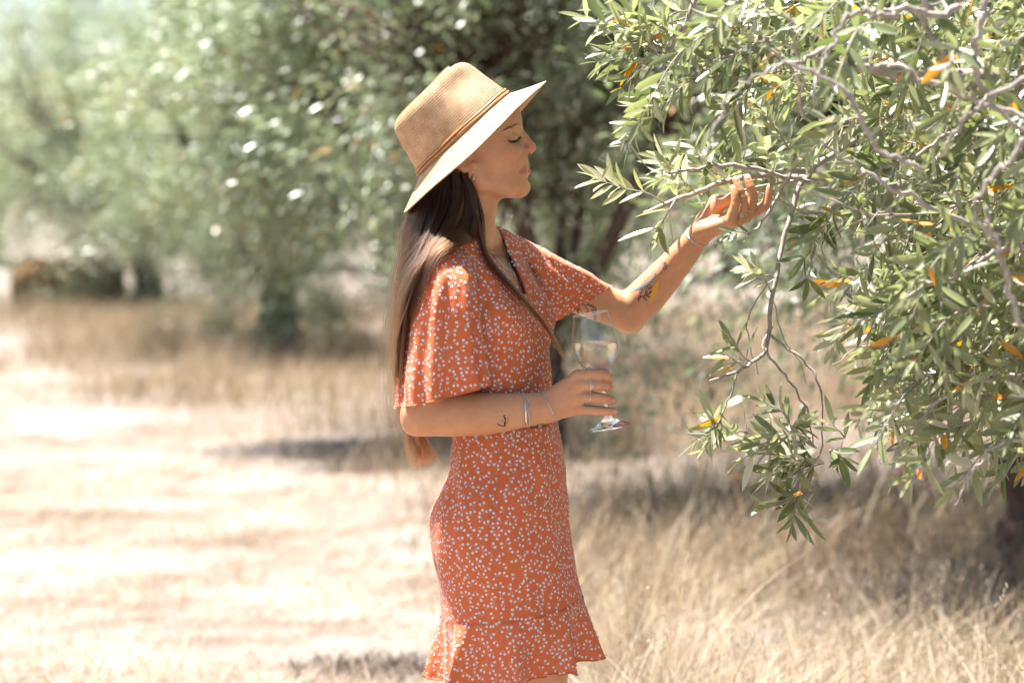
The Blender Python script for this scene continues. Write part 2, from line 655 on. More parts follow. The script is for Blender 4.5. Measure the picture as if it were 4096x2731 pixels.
# near hand round the stem
hand([pc((2188, 1598, -268, 36), (2312, 1503, -286, 23)), pc((2190, 1622, -266, 40), (2316, 1543, -296, 24)),
      pc((2190, 1632, -266, 40), (2316, 1590, -294, 24)), pc((2188, 1654, -268, 34), (2318, 1634, -284, 23)),
      pc((2205, 1610, -250, 34), (2290, 1555, -240, 30))],
     [[(2308, 1502, -286, 24), (2402, 1499, -302, 23), (2436, 1511, -276, 20), (2430, 1522, -236, 17)],
      [(2314, 1542, -298, 24), (2402, 1541, -310, 22), (2432, 1546, -282, 20), (2428, 1551, -238, 17)],
      [(2312, 1589, -296, 23), (2396, 1591, -312, 21.5), (2438, 1599, -292, 19), (2454, 1603, -266, 15.5)],
      [(2318, 1635, -284, 22), (2390, 1642, -300, 19.5), (2436, 1645, -298, 17.5), (2459, 1646, -290, 15)],
      [(2240, 1592, -236, 30), (2325, 1535, -190, 26), (2392, 1524, -178, 22), (2436, 1512, -190, 18)]], 16, 9)
# far hand, palm up under the twig
hand([pc((2806, 930, 292, 41), (2925, 884, 218, 24)), pc((2808, 922, 300, 40), (2953, 880, 255, 25)),
      pc((2810, 915, 306, 38), (2983, 866, 298, 25)), pc((2812, 910, 312, 36), (3003, 850, 342, 24)),
      pc((2816, 884, 330, 36), (2868, 815, 352, 36))],
     [[(2922, 884, 216, 25), (2941, 820, 200, 18.5), (2939, 779, 205, 16.5), (2931, 752, 216, 14)],
      [(2953, 880, 255, 25), (2975, 822, 236, 20), (2961, 765, 240, 17.5), (2943, 718, 256, 14.5)],
      [(2983, 866, 300, 25), (3012, 800, 286, 20), (3002, 748, 290, 18), (2990, 714, 300, 15.5)],
      [(3003, 850, 344, 25), (3060, 822, 346, 20.5), (3073, 776, 350, 17.5), (3077, 752, 352, 14.5)],
      [(2866, 815, 352, 36), (2925, 802, 372, 25), (2985, 790, 384, 20), (3020, 778, 384, 16)]], 14, 9)
# legs (they run on below the picture down to the ground)
for (dx, w, s) in ((0, -150, -1), (-60, 150, 1)):
    gy = 710 + 1.48 * FOCAL / (4.5 + w / S)
    add(chain([(2000 + dx / 2, 2180, w, 158), (2145 + dx, 2640, w, 126), (2165 + dx, 2960, w * 0.95, 102), (2115 + dx, 3240, w * 0.95, 104),
               (2098 + dx, 3760, w * 0.9, 60), (2100 + dx, gy - 62, w * 0.9, 60)], 40), 60)
    add(chain([(2080 + dx, gy - 50, w * 0.9, 54), (2200 + dx, gy - 44, w * 0.9, 52), (2330 + dx, gy - 24, w * 0.92, 32)], 40), 40)

person = empty("person", (0.0, 0.0, 0.0))
tag(person, "woman in orange floral dress holding a wine glass and reaching into olive branches", "person")
bv, bq = sdf_mesh(body_ops, 0.0028)


def skin_material():
    m, nt, b, out = new_mat("skin")
    L = nt.links
    tc = node(nt, "ShaderNodeTexCoord")
    n1 = node(nt, "ShaderNodeTexNoise"); n1.inputs["Scale"].default_value = 26; n1.inputs["Detail"].default_value = 7; n1.inputs["Roughness"].default_value = 0.7
    n2 = node(nt, "ShaderNodeTexNoise"); n2.inputs["Scale"].default_value = 420; n2.inputs["Detail"].default_value = 3
    L.new(tc.outputs["Object"], n1.inputs["Vector"]); L.new(tc.outputs["Object"], n2.inputs["Vector"])
    base = ramp(nt, n1.outputs[0], [(0.3, (0.55, 0.250, 0.120)), (0.7, (0.66, 0.325, 0.170))])
    vor = node(nt, "ShaderNodeTexVoronoi"); vor.inputs["Scale"].default_value = 75
    L.new(tc.outputs["Object"], vor.inputs["Vector"])
    fr = node(nt, "ShaderNodeMapRange"); fr.inputs[1].default_value = 0.02; fr.inputs[2].default_value = 0.07
    fr.inputs[3].default_value = 0.45; fr.inputs[4].default_value = 0.0
    L.new(vor.outputs["Distance"], fr.inputs[0])
    m1 = node(nt, "ShaderNodeMix", data_type='RGBA')
    L.new(fr.outputs[0], m1.inputs["Factor"]); L.new(base, m1.inputs["A"]); m1.inputs["B"].default_value = (0.17, 0.07, 0.035, 1)
    col = m1.outputs["Result"]
    for name, c, amt in (("blush", (0.60, 0.18, 0.09), 0.65), ("lip", (0.48, 0.135, 0.095), 0.85), ("brow", (0.20, 0.09, 0.045), 0.35)):
        at = node(nt, "ShaderNodeAttribute", attribute_name=name)
        mu = node(nt, "ShaderNodeMath", operation='MULTIPLY'); mu.inputs[1].default_value = amt
        L.new(at.outputs["Fac"], mu.inputs[0])
        mm = node(nt, "ShaderNodeMix", data_type='RGBA')
        L.new(mu.outputs[0], mm.inputs["Factor"]); L.new(col, mm.inputs["A"]); mm.inputs["B"].default_value = (*c, 1)
        col = mm.outputs["Result"]
    L.new(col, b.inputs["Base Color"])
    b.inputs["Roughness"].default_value = 0.46
    b.inputs["Specular IOR Level"].default_value = 0.4
    b.inputs["Subsurface Weight"].default_value = 0.16
    b.inputs["Subsurface Radius"].default_value = (1.0, 0.36, 0.18)
    b.inputs["Subsurface Scale"].default_value = 0.008
    bp = node(nt, "ShaderNodeBump"); bp.inputs["Strength"].default_value = 0.3; bp.inputs["Distance"].default_value = 0.001
    L.new(n2.outputs[0], bp.inputs["Height"]); L.new(bp.outputs[0], b.inputs["Normal"])
    return m


M["skin"] = skin_material()
body_me = mesh_arrays("body", bv, bq)
body_me.materials.append(M["skin"])


def near(points, r):
    out = np.zeros(len(bv))
    for p in points:
        q = P(p[0], p[1], p[2] / S)
        d = np.linalg.norm(bv - q, axis=1)
        out = np.maximum(out, np.clip(1.5 - d / (r / S) * 1.0, 0, 1) if r else 0)
    return out


lipv = np.zeros(len(bv))
for pr_pts in (((2112, 660, 0), (2094, 672, 46)), ((2094, 672, 46), (2080, 684, 66)), ((2119, 684, 0), (2096, 688, 42)), ((2096, 688, 42), (2080, 690, 66)), ((2112, 660, 0), (2094, 672, -46)), ((2094, 672, -46), (2080, 684, -66)), ((2119, 684, 0), (2096, 688, -42)), ((2096, 688, -42), (2080, 690, -66))):
    c = Cone(P(*pr_pts[0][:2], pr_pts[0][2] / S), P(*pr_pts[1][:2], pr_pts[1][2] / S), 11 / S, 5 / S)
    lipv = np.maximum(lipv, np.clip(1 - c(bv.copy()) / (5 / S), 0, 1))
vert_attr(body_me, "lip", lipv)
vert_attr(body_me, "blush", np.clip(near([(2128, 592, 0), (2105, 603, -24), (2105, 603, 24)], 30) * 0.8 + near([(2040, 625, -90), (2040, 625, 90), (1853, 640, -150)], 46) * 0.45, 0, 1))
browv = np.zeros(len(bv))
for s in (-1, 1):
    for a, b_ in (((2078, 497, 22 * s), (2058, 500, 55 * s)), ((2058, 500, 55 * s), (2018, 521, 108 * s))):
        c = Cone(P(a[0], a[1], a[2] / S), P(b_[0], b_[1], b_[2] / S), 9 / S, 6 / S)
        browv = np.maximum(browv, np.clip(1 - c(bv.copy()) / (7 / S), 0, 1))
vert_attr(body_me, "brow", browv)
body = obj("body", body_me, person)
body_bvh = BVHTree.FromPolygons([tuple(x) for x in bv], [tuple(x) for x in bq])

# ------------------------------------------------------------------ the dress
def fabric_material(name, base, dark):
    m, nt, b, out = new_mat(name)
    L = nt.links
    tc = node(nt, "ShaderNodeTexCoord")
    n = node(nt, "ShaderNodeTexNoise"); n.inputs["Scale"].default_value = 9; n.inputs["Detail"].default_value = 6
    L.new(tc.outputs["Object"], n.inputs["Vector"])
    col = ramp(nt, n.outputs[0], [(0.3, dark), (0.7, base)])
    L.new(col, b.inputs["Base Color"])
    b.inputs["Roughness"].default_value = 0.82
    b.inputs["Specular IOR Level"].default_value = 0.25
    b.inputs["Sheen Weight"].default_value = 0.12
    w = node(nt, "ShaderNodeTexNoise"); w.inputs["Scale"].default_value = 700; w.inputs["Detail"].default_value = 2
    L.new(tc.outputs["Object"], w.inputs["Vector"])
    bp = node(nt, "ShaderNodeBump"); bp.inputs["Strength"].default_value = 0.25; bp.inputs["Distance"].default_value = 0.001
    L.new(w.outputs[0], bp.inputs["Height"]); L.new(bp.outputs[0], b.inputs["Normal"])
    tr = node(nt, "ShaderNodeBsdfTranslucent")
    L.new(col, tr.inputs[0])
    ms = node(nt, "ShaderNodeMixShader"); ms.inputs[0].default_value = 0.15
    L.new(b.outputs[0], ms.inputs[1]); L.new(tr.outputs[0], ms.inputs[2]); L.new(ms.outputs[0], out.inputs[0])
    return m


M["fabric"] = fabric_material("orange_crepe", (0.78, 0.190, 0.070), (0.70, 0.163, 0.056))
M["print"] = plain("white_flower_print", (0.86, 0.81, 0.78), 0.85, noise=0.05)
FAB = [M["fabric"], M["print"]]


def flowers(mb, v, q, gap=0.0118, seed=1, keep=None):
    """White sprigs printed on the cloth: pairs of four-petalled flowers with short stalks."""
    r = np.random.default_rng(seed)
    v = np.asarray(v); q = np.asarray(q)
    a, b, c, d = v[q[:, 0]], v[q[:, 1]], v[q[:, 2]], v[q[:, 3]]
    nrm = np.cross(c - a, d - b)
    area = np.linalg.norm(nrm, axis=1) / 2
    nrm /= (np.linalg.norm(nrm, axis=1)[:, None] + 1e-12)
    n = int(area.sum() / gap ** 2 * 6)
    f = r.choice(len(q), n, p=area / area.sum())
    u, w = r.random(n)[:, None], r.random(n)[:, None]
    pts = (a[f] * (1 - u) + b[f] * u) * (1 - w) + (d[f] * (1 - u) + c[f] * u) * w
    cells, chosen = {}, []
    for i, p in enumerate(pts):
        if keep is not None and not keep(p):
            continue
        k = tuple(np.floor(p / gap).astype(int))
        ok = True
        for dx in (-1, 0, 1):
            for dy in (-1, 0, 1):
                for dz in (-1, 0, 1):
                    for j in cells.get((k[0] + dx, k[1] + dy, k[2] + dz), ()):
                        if ((pts[j] - p) ** 2).sum() < gap * gap:
                            ok = False; break
                    if not ok: break
                if not ok: break
            if not ok: break
        if ok:
            cells.setdefault(k, []).append(i); chosen.append(i)
    pv, pq = [], []
    cnt = 0
    for i in chosen:
        nn = nrm[f[i]]
        ref = np.array((0, 0, 1.0)) if abs(nn[2]) < 0.9 else np.array((1.0, 0, 0))
        t1 = np.cross(ref, nn); t1 /= np.linalg.norm(t1)
        t2 = np.cross(nn, t1)
        th = r.random() * 6.283
        e1 = t1 * math.cos(th) + t2 * math.sin(th)
        e2 = -t1 * math.sin(th) + t2 * math.cos(th)
        o = pts[i] + nn * 0.0006
        for fx, fy, sc in ((0.0038, 0.0004, r.uniform(.85, 1.1)), (-0.0038, r.uniform(-.002, .002), r.uniform(.8, 1.05))):
            co = o + e1 * fx + e2 * fy
            ph = r.random() * 1.57
            for kpet in range(4):
                aa = ph + kpet * 1.5708
                g1 = e1 * math.cos(aa) + e2 * math.sin(aa)
                g2 = -e1 * math.sin(aa) + e2 * math.cos(aa)
                pv += [co, co + (g1 * 0.0020 - g2 * 0.0013) * sc, co + g1 * 0.0028 * sc, co + (g1 * 0.0020 + g2 * 0.0013) * sc]
                pq.append((cnt, cnt + 1, cnt + 2, cnt + 3)); cnt += 4
            tip = o - e2 * 0.0058 + e1 * fx * 0.3
            sd = np.cross(nn, tip - co); sd /= np.linalg.norm(sd) + 1e-12
            pv += [co - sd * 0.00026, co + sd * 0.00026, tip + sd * 0.0002, tip - sd * 0.0002]
            pq.append((cnt, cnt + 1, cnt + 2, cnt + 3)); cnt += 4
    if cnt:
        pv, pq = np.array(pv), np.array(pq)
        # wind every petal so that it faces outwards
        n0 = np.cross(pv[pq[:, 1]] - pv[pq[:, 0]], pv[pq[:, 3]] - pv[pq[:, 0]])
        mb.add(pv, pq, None, 1)


dress = empty("dress", (0, 0, 0.9))
dress.parent = person
bpy.context.view_layer.update()
dress["label"] = "short orange wrap dress printed with small white flowers"

# bodice: sculpted over the body, with the V neckline cut out
bod_ops = []


def badd(pr, k=0.0, op=1):
    bod_ops.append((pr, k / S, op))


badd(Stack([(985, 1735, 2000, 190, 30, -5)] + TORSO, inset=-0.004), 0)
badd(chain([(1850, 972, -40, 104), (1765, 1085, -265, 74)], 6), 60)
badd(chain([(1872, 962, 40, 104), (2075, 1040, 255, 76)], 6), 60)
badd(pe((1985, 1288, -205), (92, 86, 100), 0), 70)
badd(pe((2124, 1284, 5), (94, 86, 100), 0), 60)
badd(pe((1745, 1120, 20), (80, 180, 140), 0, 30), 60)           # upper back
badd(chain([(2030, 1060, -60, 36), (1955, 950, -15, 100)], 4), 8, -1)
badd(chain([(1945, 945, -20, 100), (1885, 930, 0, 116), (1850, 905, 0, 120)], 4), 8, -1)


class VCut:
    """V neckline: a wedge cut straight through the front of the bodice."""
    def __init__(s, poly):
        s.p = np.array([P(x, y, -0.05) for x, y in poly])[:, [0, 2]]

    def __call__(s, q):
        p = q[:, [0, 2]]
        n = len(s.p)
        d = np.full(len(p), 1e9); inside = np.zeros(len(p), bool)
        for i in range(n):
            a, b = s.p[i], s.p[(i + 1) % n]
            e = b - a; w = p - a
            t = np.clip(w @ e / (e @ e), 0, 1)
            d = np.minimum(d, np.linalg.norm(w - t[:, None] * e, axis=1))
            c = ((a[1] <= p[:, 1]) & (b[1] > p[:, 1])) | ((b[1] <= p[:, 1]) & (a[1] > p[:, 1]))
            xi = a[0] + (p[:, 1] - a[1]) / (b[1] - a[1] + 1e-12) * (b[0] - a[0])
            inside ^= c & (p[:, 0] < xi)
        d = np.where(inside, -d, d)
        return np.maximum(d, q[:, 1] - 0.05)

    def box(s):
        return np.array((0, -0.2, 1.2)), np.array((0.05, 0.05, 1.3))


badd(VCut([(1920, 925), (1998, 925), (2034, 1010), (2070, 1090), (2096, 1174), (2078, 1158), (2030, 1095), (1980, 1030), (1940, 980)]), 3, -1)


def bod_post(p, d):
    g = value_noise(np.stack((p[:, 0] * 34 + p[:, 2] * 22, p[:, 1] * 30, p[:, 2] * 9 - p[:, 0] * 6), 1), 3)
    g2 = value_noise(np.stack((p[:, 0] * 60 - p[:, 2] * 20, p[:, 1] * 60, p[:, 2] * 16 + p[:, 0] * 20), 1), 5)
    # wrap front: an overlapping edge that runs from the neckline down to the near side of the waist
    z0, z1 = 1.245, 1.02
    x0, x1 = 0.030, -0.055
    xe = x0 + (z0 - p[:, 2]) / (z0 - z1) * (x1 - x0)
    on = (p[:, 1] < 0) & (p[:, 2] < z0 + 0.01)
    e = np.clip((p[:, 0] - xe) / 0.004, 0, 1)
    return d - 0.0034 * g - 0.0018 * g2 - np.where(on, 0.0022 * e * 0, 0)


cv_, cq_ = sdf_mesh(bod_ops, 0.0034, bod_post)
zcut = P(2000, 1712, 0)[2]
keepf = (cv_[cq_][:, :, 2] > zcut).all(1)
cq_ = cq_[keepf]
mb = MB().add(cv_, cq_, None, 0)
flowers(mb, cv_, cq_, seed=11)
bodice = mb.build("bodice", FAB, dress)


def fold_profile(n, seed, waves):
    r = np.random.default_rng(seed)
    th = np.arange(n) * 2 * np.pi / n
    y = np.zeros(n)
    for k, amp in waves:
        y += amp * np.sin(k * th + r.random() * 6.283)
    return y


# skirt
NC = 220
lev = spline(np.array(SKIRT, float), 70)
rows = []
for (y, xl, xr, b, psi, w) in lev:
    a_, b_ = P(xl, y, w / S), P(xr, y, w / S)
    H = (b_[0] - a_[0]) / 2
    Bm = rs(b, w); r = math.radians(psi)
    A = math.sqrt(H * H - (Bm * math.sin(r)) ** 2) / math.cos(r)
    th = np.arange(NC) * 2 * np.pi / NC
    ex = 2 / 2.15
    cth = np.sign(np.cos(th)) * np.abs(np.cos(th)) ** ex
    sth = np.sign(np.sin(th)) * np.abs(np.sin(th)) ** ex
    f, l = A * cth, Bm * sth
    x = (a_[0] + b_[0]) / 2 + f * math.cos(r) + l * math.sin(r)
    yy = w / S - f * math.sin(r) + l * math.cos(r)
    rows.append(np.stack((x, yy, np.full(NC, a_[2])), 1))
G = np.array(rows)
# the seam above the flounce slopes down towards the back
slope = 0.13
for i in range(len(G)):
    t = i / (len(G) - 1)
    G[i, :, 2] += slope * (G[i, :, 0] - P(2060, 2000, 0)[0]) * t ** 3 * 1.0
cen = G.mean(1, keepdims=True)
dirs = G - cen; dirs[:, :, 2] = 0
dirs /= np.linalg.norm(dirs, axis=2, keepdims=True)
pt = G.reshape(-1, 3)
nz = value_noise(np.stack((pt[:, 0] * 26 + pt[:, 2] * 12, pt[:, 1] * 26, pt[:, 2] * 11 - pt[:, 0] * 5), 1), 21)
nz2 = value_noise(np.stack((pt[:, 0] * 55, pt[:, 1] * 55, pt[:, 2] * 20 + pt[:, 0] * 25), 1), 22)
G = (pt + dirs.reshape(-1, 3) * (nz * 0.0040 + nz2 * 0.0020)[:, None]).reshape(G.shape)
# side seam: a fine groove on the side towards the camera
th = np.arange(NC) * 2 * np.pi / NC
ks = int(np.argmin(np.abs((th - math.radians(278) + np.pi) % (2 * np.pi) - np.pi)))
G[:, ks] -= dirs[:, ks] * 0.0022
SK = G
q = grid_faces(len(G), NC)[:, ::-1]
mb = MB().add(G.reshape(-1, 3), q, None, 0)
flowers(mb, G.reshape(-1, 3), q, seed=12)
skirt = mb.build("skirt", FAB, dress)

# flounce
NF = 420
top = SK[-4]
ti = np.linspace(0, NC, NF, endpoint=False)
k0 = np.floor(ti).astype(int); fr = (ti - k0)[:, None]
ring0 = top[k0 % NC] * (1 - fr) + top[(k0 + 1) % NC] * fr
c0 = ring0.mean(0)
out = ring0 - c0; out[:, 2] = 0; out /= np.linalg.norm(out, axis=1)[:, None]
tan = np.stack((-out[:, 1], out[:, 0], np.zeros(NF)), 1)
th = np.arange(NF) * 2 * np.pi / NF
wav = 0.0185 * np.sin(9 * th + 0.8 + 0.9 * np.sin(2 * th)) + 0.008 * np.sin(15 * th + 1.0) + 0.006 * np.sin(4 * th + 2.0)
sw = 0.010 * np.cos(9 * th + 0.8 + 0.9 * np.sin(2 * th)) + 0.005 * np.cos(15 * th + 1.0)
rows = []
NR = 34
for i in range(NR):
    t = i / (NR - 1)
    z = -0.113 * t + 0.0018 * np.sin(31 * th) * t ** 4 + 0.0025 * np.sin(9 * th + 2.0) * t ** 2
    o = 0.002 + 0.013 * t ** 1.15 + wav * t ** 0.85 + 0.0012 * np.sin(57 * th) * t ** 6
    rows.append(ring0 + out * o[:, None] + tan * (sw * t)[:, None] + np.stack((np.zeros(NF), np.zeros(NF), z), 1))
G = np.array(rows)
q = grid_faces(NR, NF)[:, ::-1]
mb = MB().add(G.reshape(-1, 3), q, None, 0)
flowers(mb, G.reshape(-1, 3), q, seed=13)
flounce = mb.build("flounce", FAB, dress)
# rolled hem along the flounce
hem = MB()
hv, hq, _ = tube(G[-1], 0.0016, 6, cap=False, closed=True)
hem.add(hv, hq).build("hem", M["fabric"], dress)


def sleeve(name, rings, n=260, waves=(), rowsn=46, seed=0, power=1.6):
    """rings: (first outline point, second outline point, depth w, depth radius)"""
    arr = spline(np.array(rings, float), rowsn)
    th = np.arange(n) * 2 * np.pi / n
    f = fold_profile(n, seed, waves)
    f2 = np.roll(f, n // 41)
    rr = []
    for i, (x0, y0, x1, y1, w, rd) in enumerate(arr):
        t = i / (rowsn - 1)
        a_, b_ = P(x0, y0, w / S), P(x1, y1, w / S)
        c = (a_ + b_) / 2
        u = (b_ - a_) / 2
        dd = np.array((0, rs(rd, w), 0))
        ul = np.linalg.norm(u)
        g = 1 + (f * t ** power) / ul
        pts = c + (np.cos(th) * g)[:, None] * u + (np.sin(th) * g)[:, None] * dd
        rr.append(pts)
    G = np.array(rr)
    pt = G.reshape(-1, 3)
    nz = value_noise(np.stack((pt[:, 0] * 40, pt[:, 1] * 40, pt[:, 2] * 16 + pt[:, 0] * 12), 1), seed + 30)
    cc = G.mean(1, keepdims=True)
    dr = G - cc; dr /= np.linalg.norm(dr, axis=2, keepdims=True) + 1e-9
    G = (pt + dr.reshape(-1, 3) * (nz * 0.0022)[:, None]).reshape(G.shape)
    q = grid_faces(rowsn, n)
    # orient outwards
    a, b, c = G.reshape(-1, 3)[q[len(q) // 2, 0]], G.reshape(-1, 3)[q[len(q) // 2, 1]], G.reshape(-1, 3)[q[len(q) // 2, 3]]
    if np.cross(b - a, c - a).dot(dr.reshape(-1, 3)[q[len(q) // 2, 0]]) < 0:
        q = q[:, ::-1]
    mb = MB().add(G.reshape(-1, 3), q, None, 0)
    flowers(mb, G.reshape(-1, 3), q, seed=seed + 50)
    o = mb.build(name, FAB, dress)
    hm = MB()
    hv, hq, _ = tube(G[-1], 0.0013, 6, cap=False, closed=True)
    hm.add(hv, hq).build("hem", M["fabric"], dress)
    return G


SL_NEAR = sleeve("sleeve", [(1800, 960, 1885, 1005, -165, 50), (1740, 1000, 1902, 1055, -215, 96), (1702, 1045, 1908, 1095, -255, 124), (1676, 1110, 1910, 1150, -285, 140),
                            (1645, 1230, 1920, 1240, -312, 146), (1622, 1390, 1938, 1370, -325, 150), (1608, 1530, 1952, 1470, -335, 154), (1606, 1622, 1964, 1532, -338, 158)],
                 waves=((5, 0.006), (8, 0.007), (13, 0.004)), seed=4)
SL_FAR = sleeve("sleeve", [(2060, 935, 2125, 1075, 225, 70), (2140, 975, 2168, 1155, 300, 118), (2250, 1033, 2186, 1222, 370, 128),
                           (2340, 1079, 2202, 1258, 425, 128), (2438, 1140, 2217, 1284, 480, 128)],
                waves=((4, 0.004), (7, 0.004), (11, 0.003)), seed=9, power=1.2)

# ------------------------------------------------------------------ straw hat
def straw_material():
    m, nt, b, out = new_mat("straw_braid")
    L = nt.links
    tc = node(nt, "ShaderNodeTexCoord")
    n = node(nt, "ShaderNodeTexNoise"); n.inputs["Scale"].default_value = 500; n.inputs["Detail"].default_value = 4
    n2 = node(nt, "ShaderNodeTexNoise"); n2.inputs["Scale"].default_value = 40; n2.inputs["Detail"].default_value = 4
    L.new(tc.outputs["Object"], n.inputs["Vector"]); L.new(tc.outputs["Object"], n2.inputs["Vector"])
    ad = node(nt, "ShaderNodeMath", operation='ADD')
    L.new(n.outputs[0], ad.inputs[0]); L.new(n2.outputs[0], ad.inputs[1])
    mr = node(nt, "ShaderNodeMath", operation='MULTIPLY'); mr.inputs[1].default_value = 0.5
    L.new(ad.outputs[0], mr.inputs[0])
    L.new(ramp(nt, mr.outputs[0], [(0.36, (0.36, 0.205, 0.105)), (0.5, (0.54, 0.33, 0.180)), (0.64, (0.62, 0.43, 0.265))]), b.inputs["Base Color"])
    b.inputs["Roughness"].default_value = 0.7
    b.inputs["Specular IOR Level"].default_value = 0.3
    bp = node(nt, "ShaderNodeBump"); bp.inputs["Strength"].default_value = 0.5; bp.inputs["Distance"].default_value = 0.001
    L.new(n.outputs[0], bp.inputs["Height"]); L.new(bp.outputs[0], b.inputs["Normal"])
    return m


M["straw"] = straw_material()
M["cord"] = plain("leather_cord", (0.42, 0.19, 0.07), 0.55, noise=0.25, scale=150)
HC = P(1900, 590, 0)
ha = np.array((0.736, 0, 0.677)); hh = np.array((-0.677, 0, 0.736)); hl = np.array((0, 1.0, 0))
hat = empty("straw_hat", tuple(HC))
tag(hat, "woven tan straw fedora with a thin leather cord, tipped back on the woman's head", "hat")
NH = 144
tha = np.arange(NH) * 2 * np.pi / NH
tab = np.array([(66, -241, 243), (93, -233, 240), (140, -223, 231), (195, -211, 220), (240, -200, 212), (266, -190, 203), (283, -172, 188), (293, -150, 168), (297, -120, 140), (292, -90, 108), (276, -60, 78), (262, -30, 45), (258, -3, 3)], float)


def hat_ring(h, ab, af, lat=0.84, pinch=0.0):
    c = (ab + af) / 2; r = (af - ab) / 2
    a = c + r * np.cos(tha)
    l = lat * r * np.sin(tha)
    if pinch:
        l = l * (1 - pinch * np.exp(-((a - 150) / 75) ** 2))
    return a, l, np.full(NH, float(h))


prof = spline(tab, 420)
seg = np.concatenate(([0], np.cumsum(np.hypot(np.diff(prof[:, 0]), np.diff((prof[:, 2] - prof[:, 1]) / 2)))))
rows = []
for i, (h, ab, af) in enumerate(prof):
    t = (h - 66) / 230
    a, l, hv = hat_ring(h, ab, af, 0.84 - 0.06 * np.clip(t, 0, 1), 0.26 * np.exp(-((h - 235) / 60) ** 2))
    if i > 275:          # crease along the top of the crown
        hv = hv + 10 * np.clip(a / 100, -1, 1)
    ridge = 4.0 * (abs(math.sin(math.pi * seg[i] / 9.6)) ** 0.7 - 0.7)
    rad = np.sqrt(a ** 2 + l ** 2) + 1e-6
    a = a * (1 + ridge / np.maximum(rad, 40)); l = l * (1 + ridge / np.maximum(rad, 40))
    weave = 0.35 * np.sin(NH / 2 * tha * 1.0 + (i // 9) * 1.5)
    rows.append(HC + (a[:, None] * ha + l[:, None] * hl + (hv + (i > 242) * ridge * 0.5)[:, None] * hh) / S)
G = np.array(rows)
MB().add(G.reshape(-1, 3), grid_faces(len(G), NH)).build("crown", M["straw"], hat)
rows = []
NBR = 110
for i in range(NBR + 8):
    t = min(i / (NBR - 1), 1.0)
    ridge = 1.5 * (abs(math.sin(math.pi * t * 144 / 5.4)) - 0.6)
    rr = 142 * t
    a = 1 + (241 + rr) * np.cos(tha)
    l = (203 + rr * 0.97) * np.sin(tha)
    drop = 66 - 66 * t ** 0.96
    drop = drop - 7 * t * np.sin(tha) ** 2 + 4 * t ** 2 * np.cos(2 * tha + 0.5) + 2.5 * t * np.sin(5 * tha)
    hv = drop + ridge
    if i >= NBR:
        k = i - NBR + 1
        ang = k / 8 * np.pi
        a = a + 2.4 * np.sin(ang) * np.cos(tha); l = l + 2.4 * np.sin(ang) * np.sin(tha)
        hv = hv - 2.6 * (1 - np.cos(ang))
    rows.append(HC + (a[:, None] * ha + l[:, None] * hl + hv[:, None] * hh) / S)
last = rows[-1]
for i in range(24):                                  # underside of the brim
    t = 1 - i / 23
    rr = 142 * t
    a = 1 + (241 + rr) * np.cos(tha); l = (203 + rr * 0.97) * np.sin(tha)
    drop = 66 - 66 * t ** 0.96
    drop = drop - 7 * t * np.sin(tha) ** 2 + 4 * t ** 2 * np.cos(2 * tha + 0.5) + 2.5 * t * np.sin(5 * tha)
    rows.append(HC + (a[:, None] * ha + l[:, None] * hl + (drop - 5.2)[:, None] * hh) / S)
G = np.array(rows)
MB().add(G.reshape(-1, 3), grid_faces(len(G), NH)[:, ::-1]).build("brim", M["straw"], hat)
for k, (h, e, r) in enumerate(((75, 4.5, 5.2), (87, 4.5, 4.6))):
    ab, af = np.interp(h, tab[:6, 0], tab[:6, 1]), np.interp(h, tab[:6, 0], tab[:6, 2])
    a, l, hv = hat_ring(h, ab - e, af + e)
    hv = hv + 1.5 * np.sin(3 * tha + k) + 1.0 * np.sin(7 * tha)
    v, q, _ = tube(HC + (a[:, None] * ha + l[:, None] * hl + hv[:, None] * hh) / S, r / S, 8, cap=False, closed=True)
    MB().add(v, q).build("hat_band", M["cord"], hat)

# ------------------------------------------------------------------ face details, nails, jewellery, tattoos
def on_body(px, py, off=0.0005):
    o = Vector(CAM_POS); t = Vector(P(px, py, 0))
    h, n, _, _ = body_bvh.ray_cast(o, (t - o).normalized())
    if h is None:
        return None, None
    if n.dot(o - h) < 0:
        n = -n
    return np.array(h + n * off), np.array(n)


def ribbon(mb, pts, half, off=0.0005, step=4.0, m=0, taper=False):
    """Thin inked line along picture points, lying on the skin."""
    p = np.asarray(pts, float)
    L = np.hypot(*np.diff(p, axis=0).T).sum()
    n = max(3, int(L / step) + 1)
    seg = np.concatenate(([0], np.cumsum(np.hypot(*np.diff(p, axis=0).T))))
    u = np.linspace(0, seg[-1], n)
    pp = np.stack((np.interp(u, seg, p[:, 0]), np.interp(u, seg, p[:, 1])), 1)
    H, N = [], []
    for a in pp:
        h, nn = on_body(a[0], a[1], off)
        if h is None:
            continue
        H.append(h); N.append(nn)
    if len(H) < 2:
        return
    H, N = np.array(H), np.array(N)
    t = np.gradient(H, axis=0)
    sd = np.cross(N, t); sd /= np.linalg.norm(sd, axis=1)[:, None] + 1e-12
    w = np.full(len(H), half / S)
    if taper:
        w = w * (0.25 + 0.75 * np.sin(np.linspace(0.15, np.pi - 0.15, len(H))))
    v = np.stack((H - sd * w[:, None], H + sd * w[:, None]), 1).reshape(-1, 3)
    i = np.arange(len(H) - 1) * 2
    mb.add(v, np.stack((i, i + 2, i + 3, i + 1), 1), None, m)


def fill(mb, left, right, off=0.0004, n=10, k=5, m=0):
    a, b = spline(left, n), spline(right, n)
    V = []
    for i in range(n):
        for j in range(k):
            q = a[i] * (1 - j / (k - 1)) + b[i] * j / (k - 1)
            h, _ = on_body(q[0], q[1], off)
            if h is None:
                return
            V.append(h)
    mb.add(V, grid_faces(n, k, wrap=False), None, m)


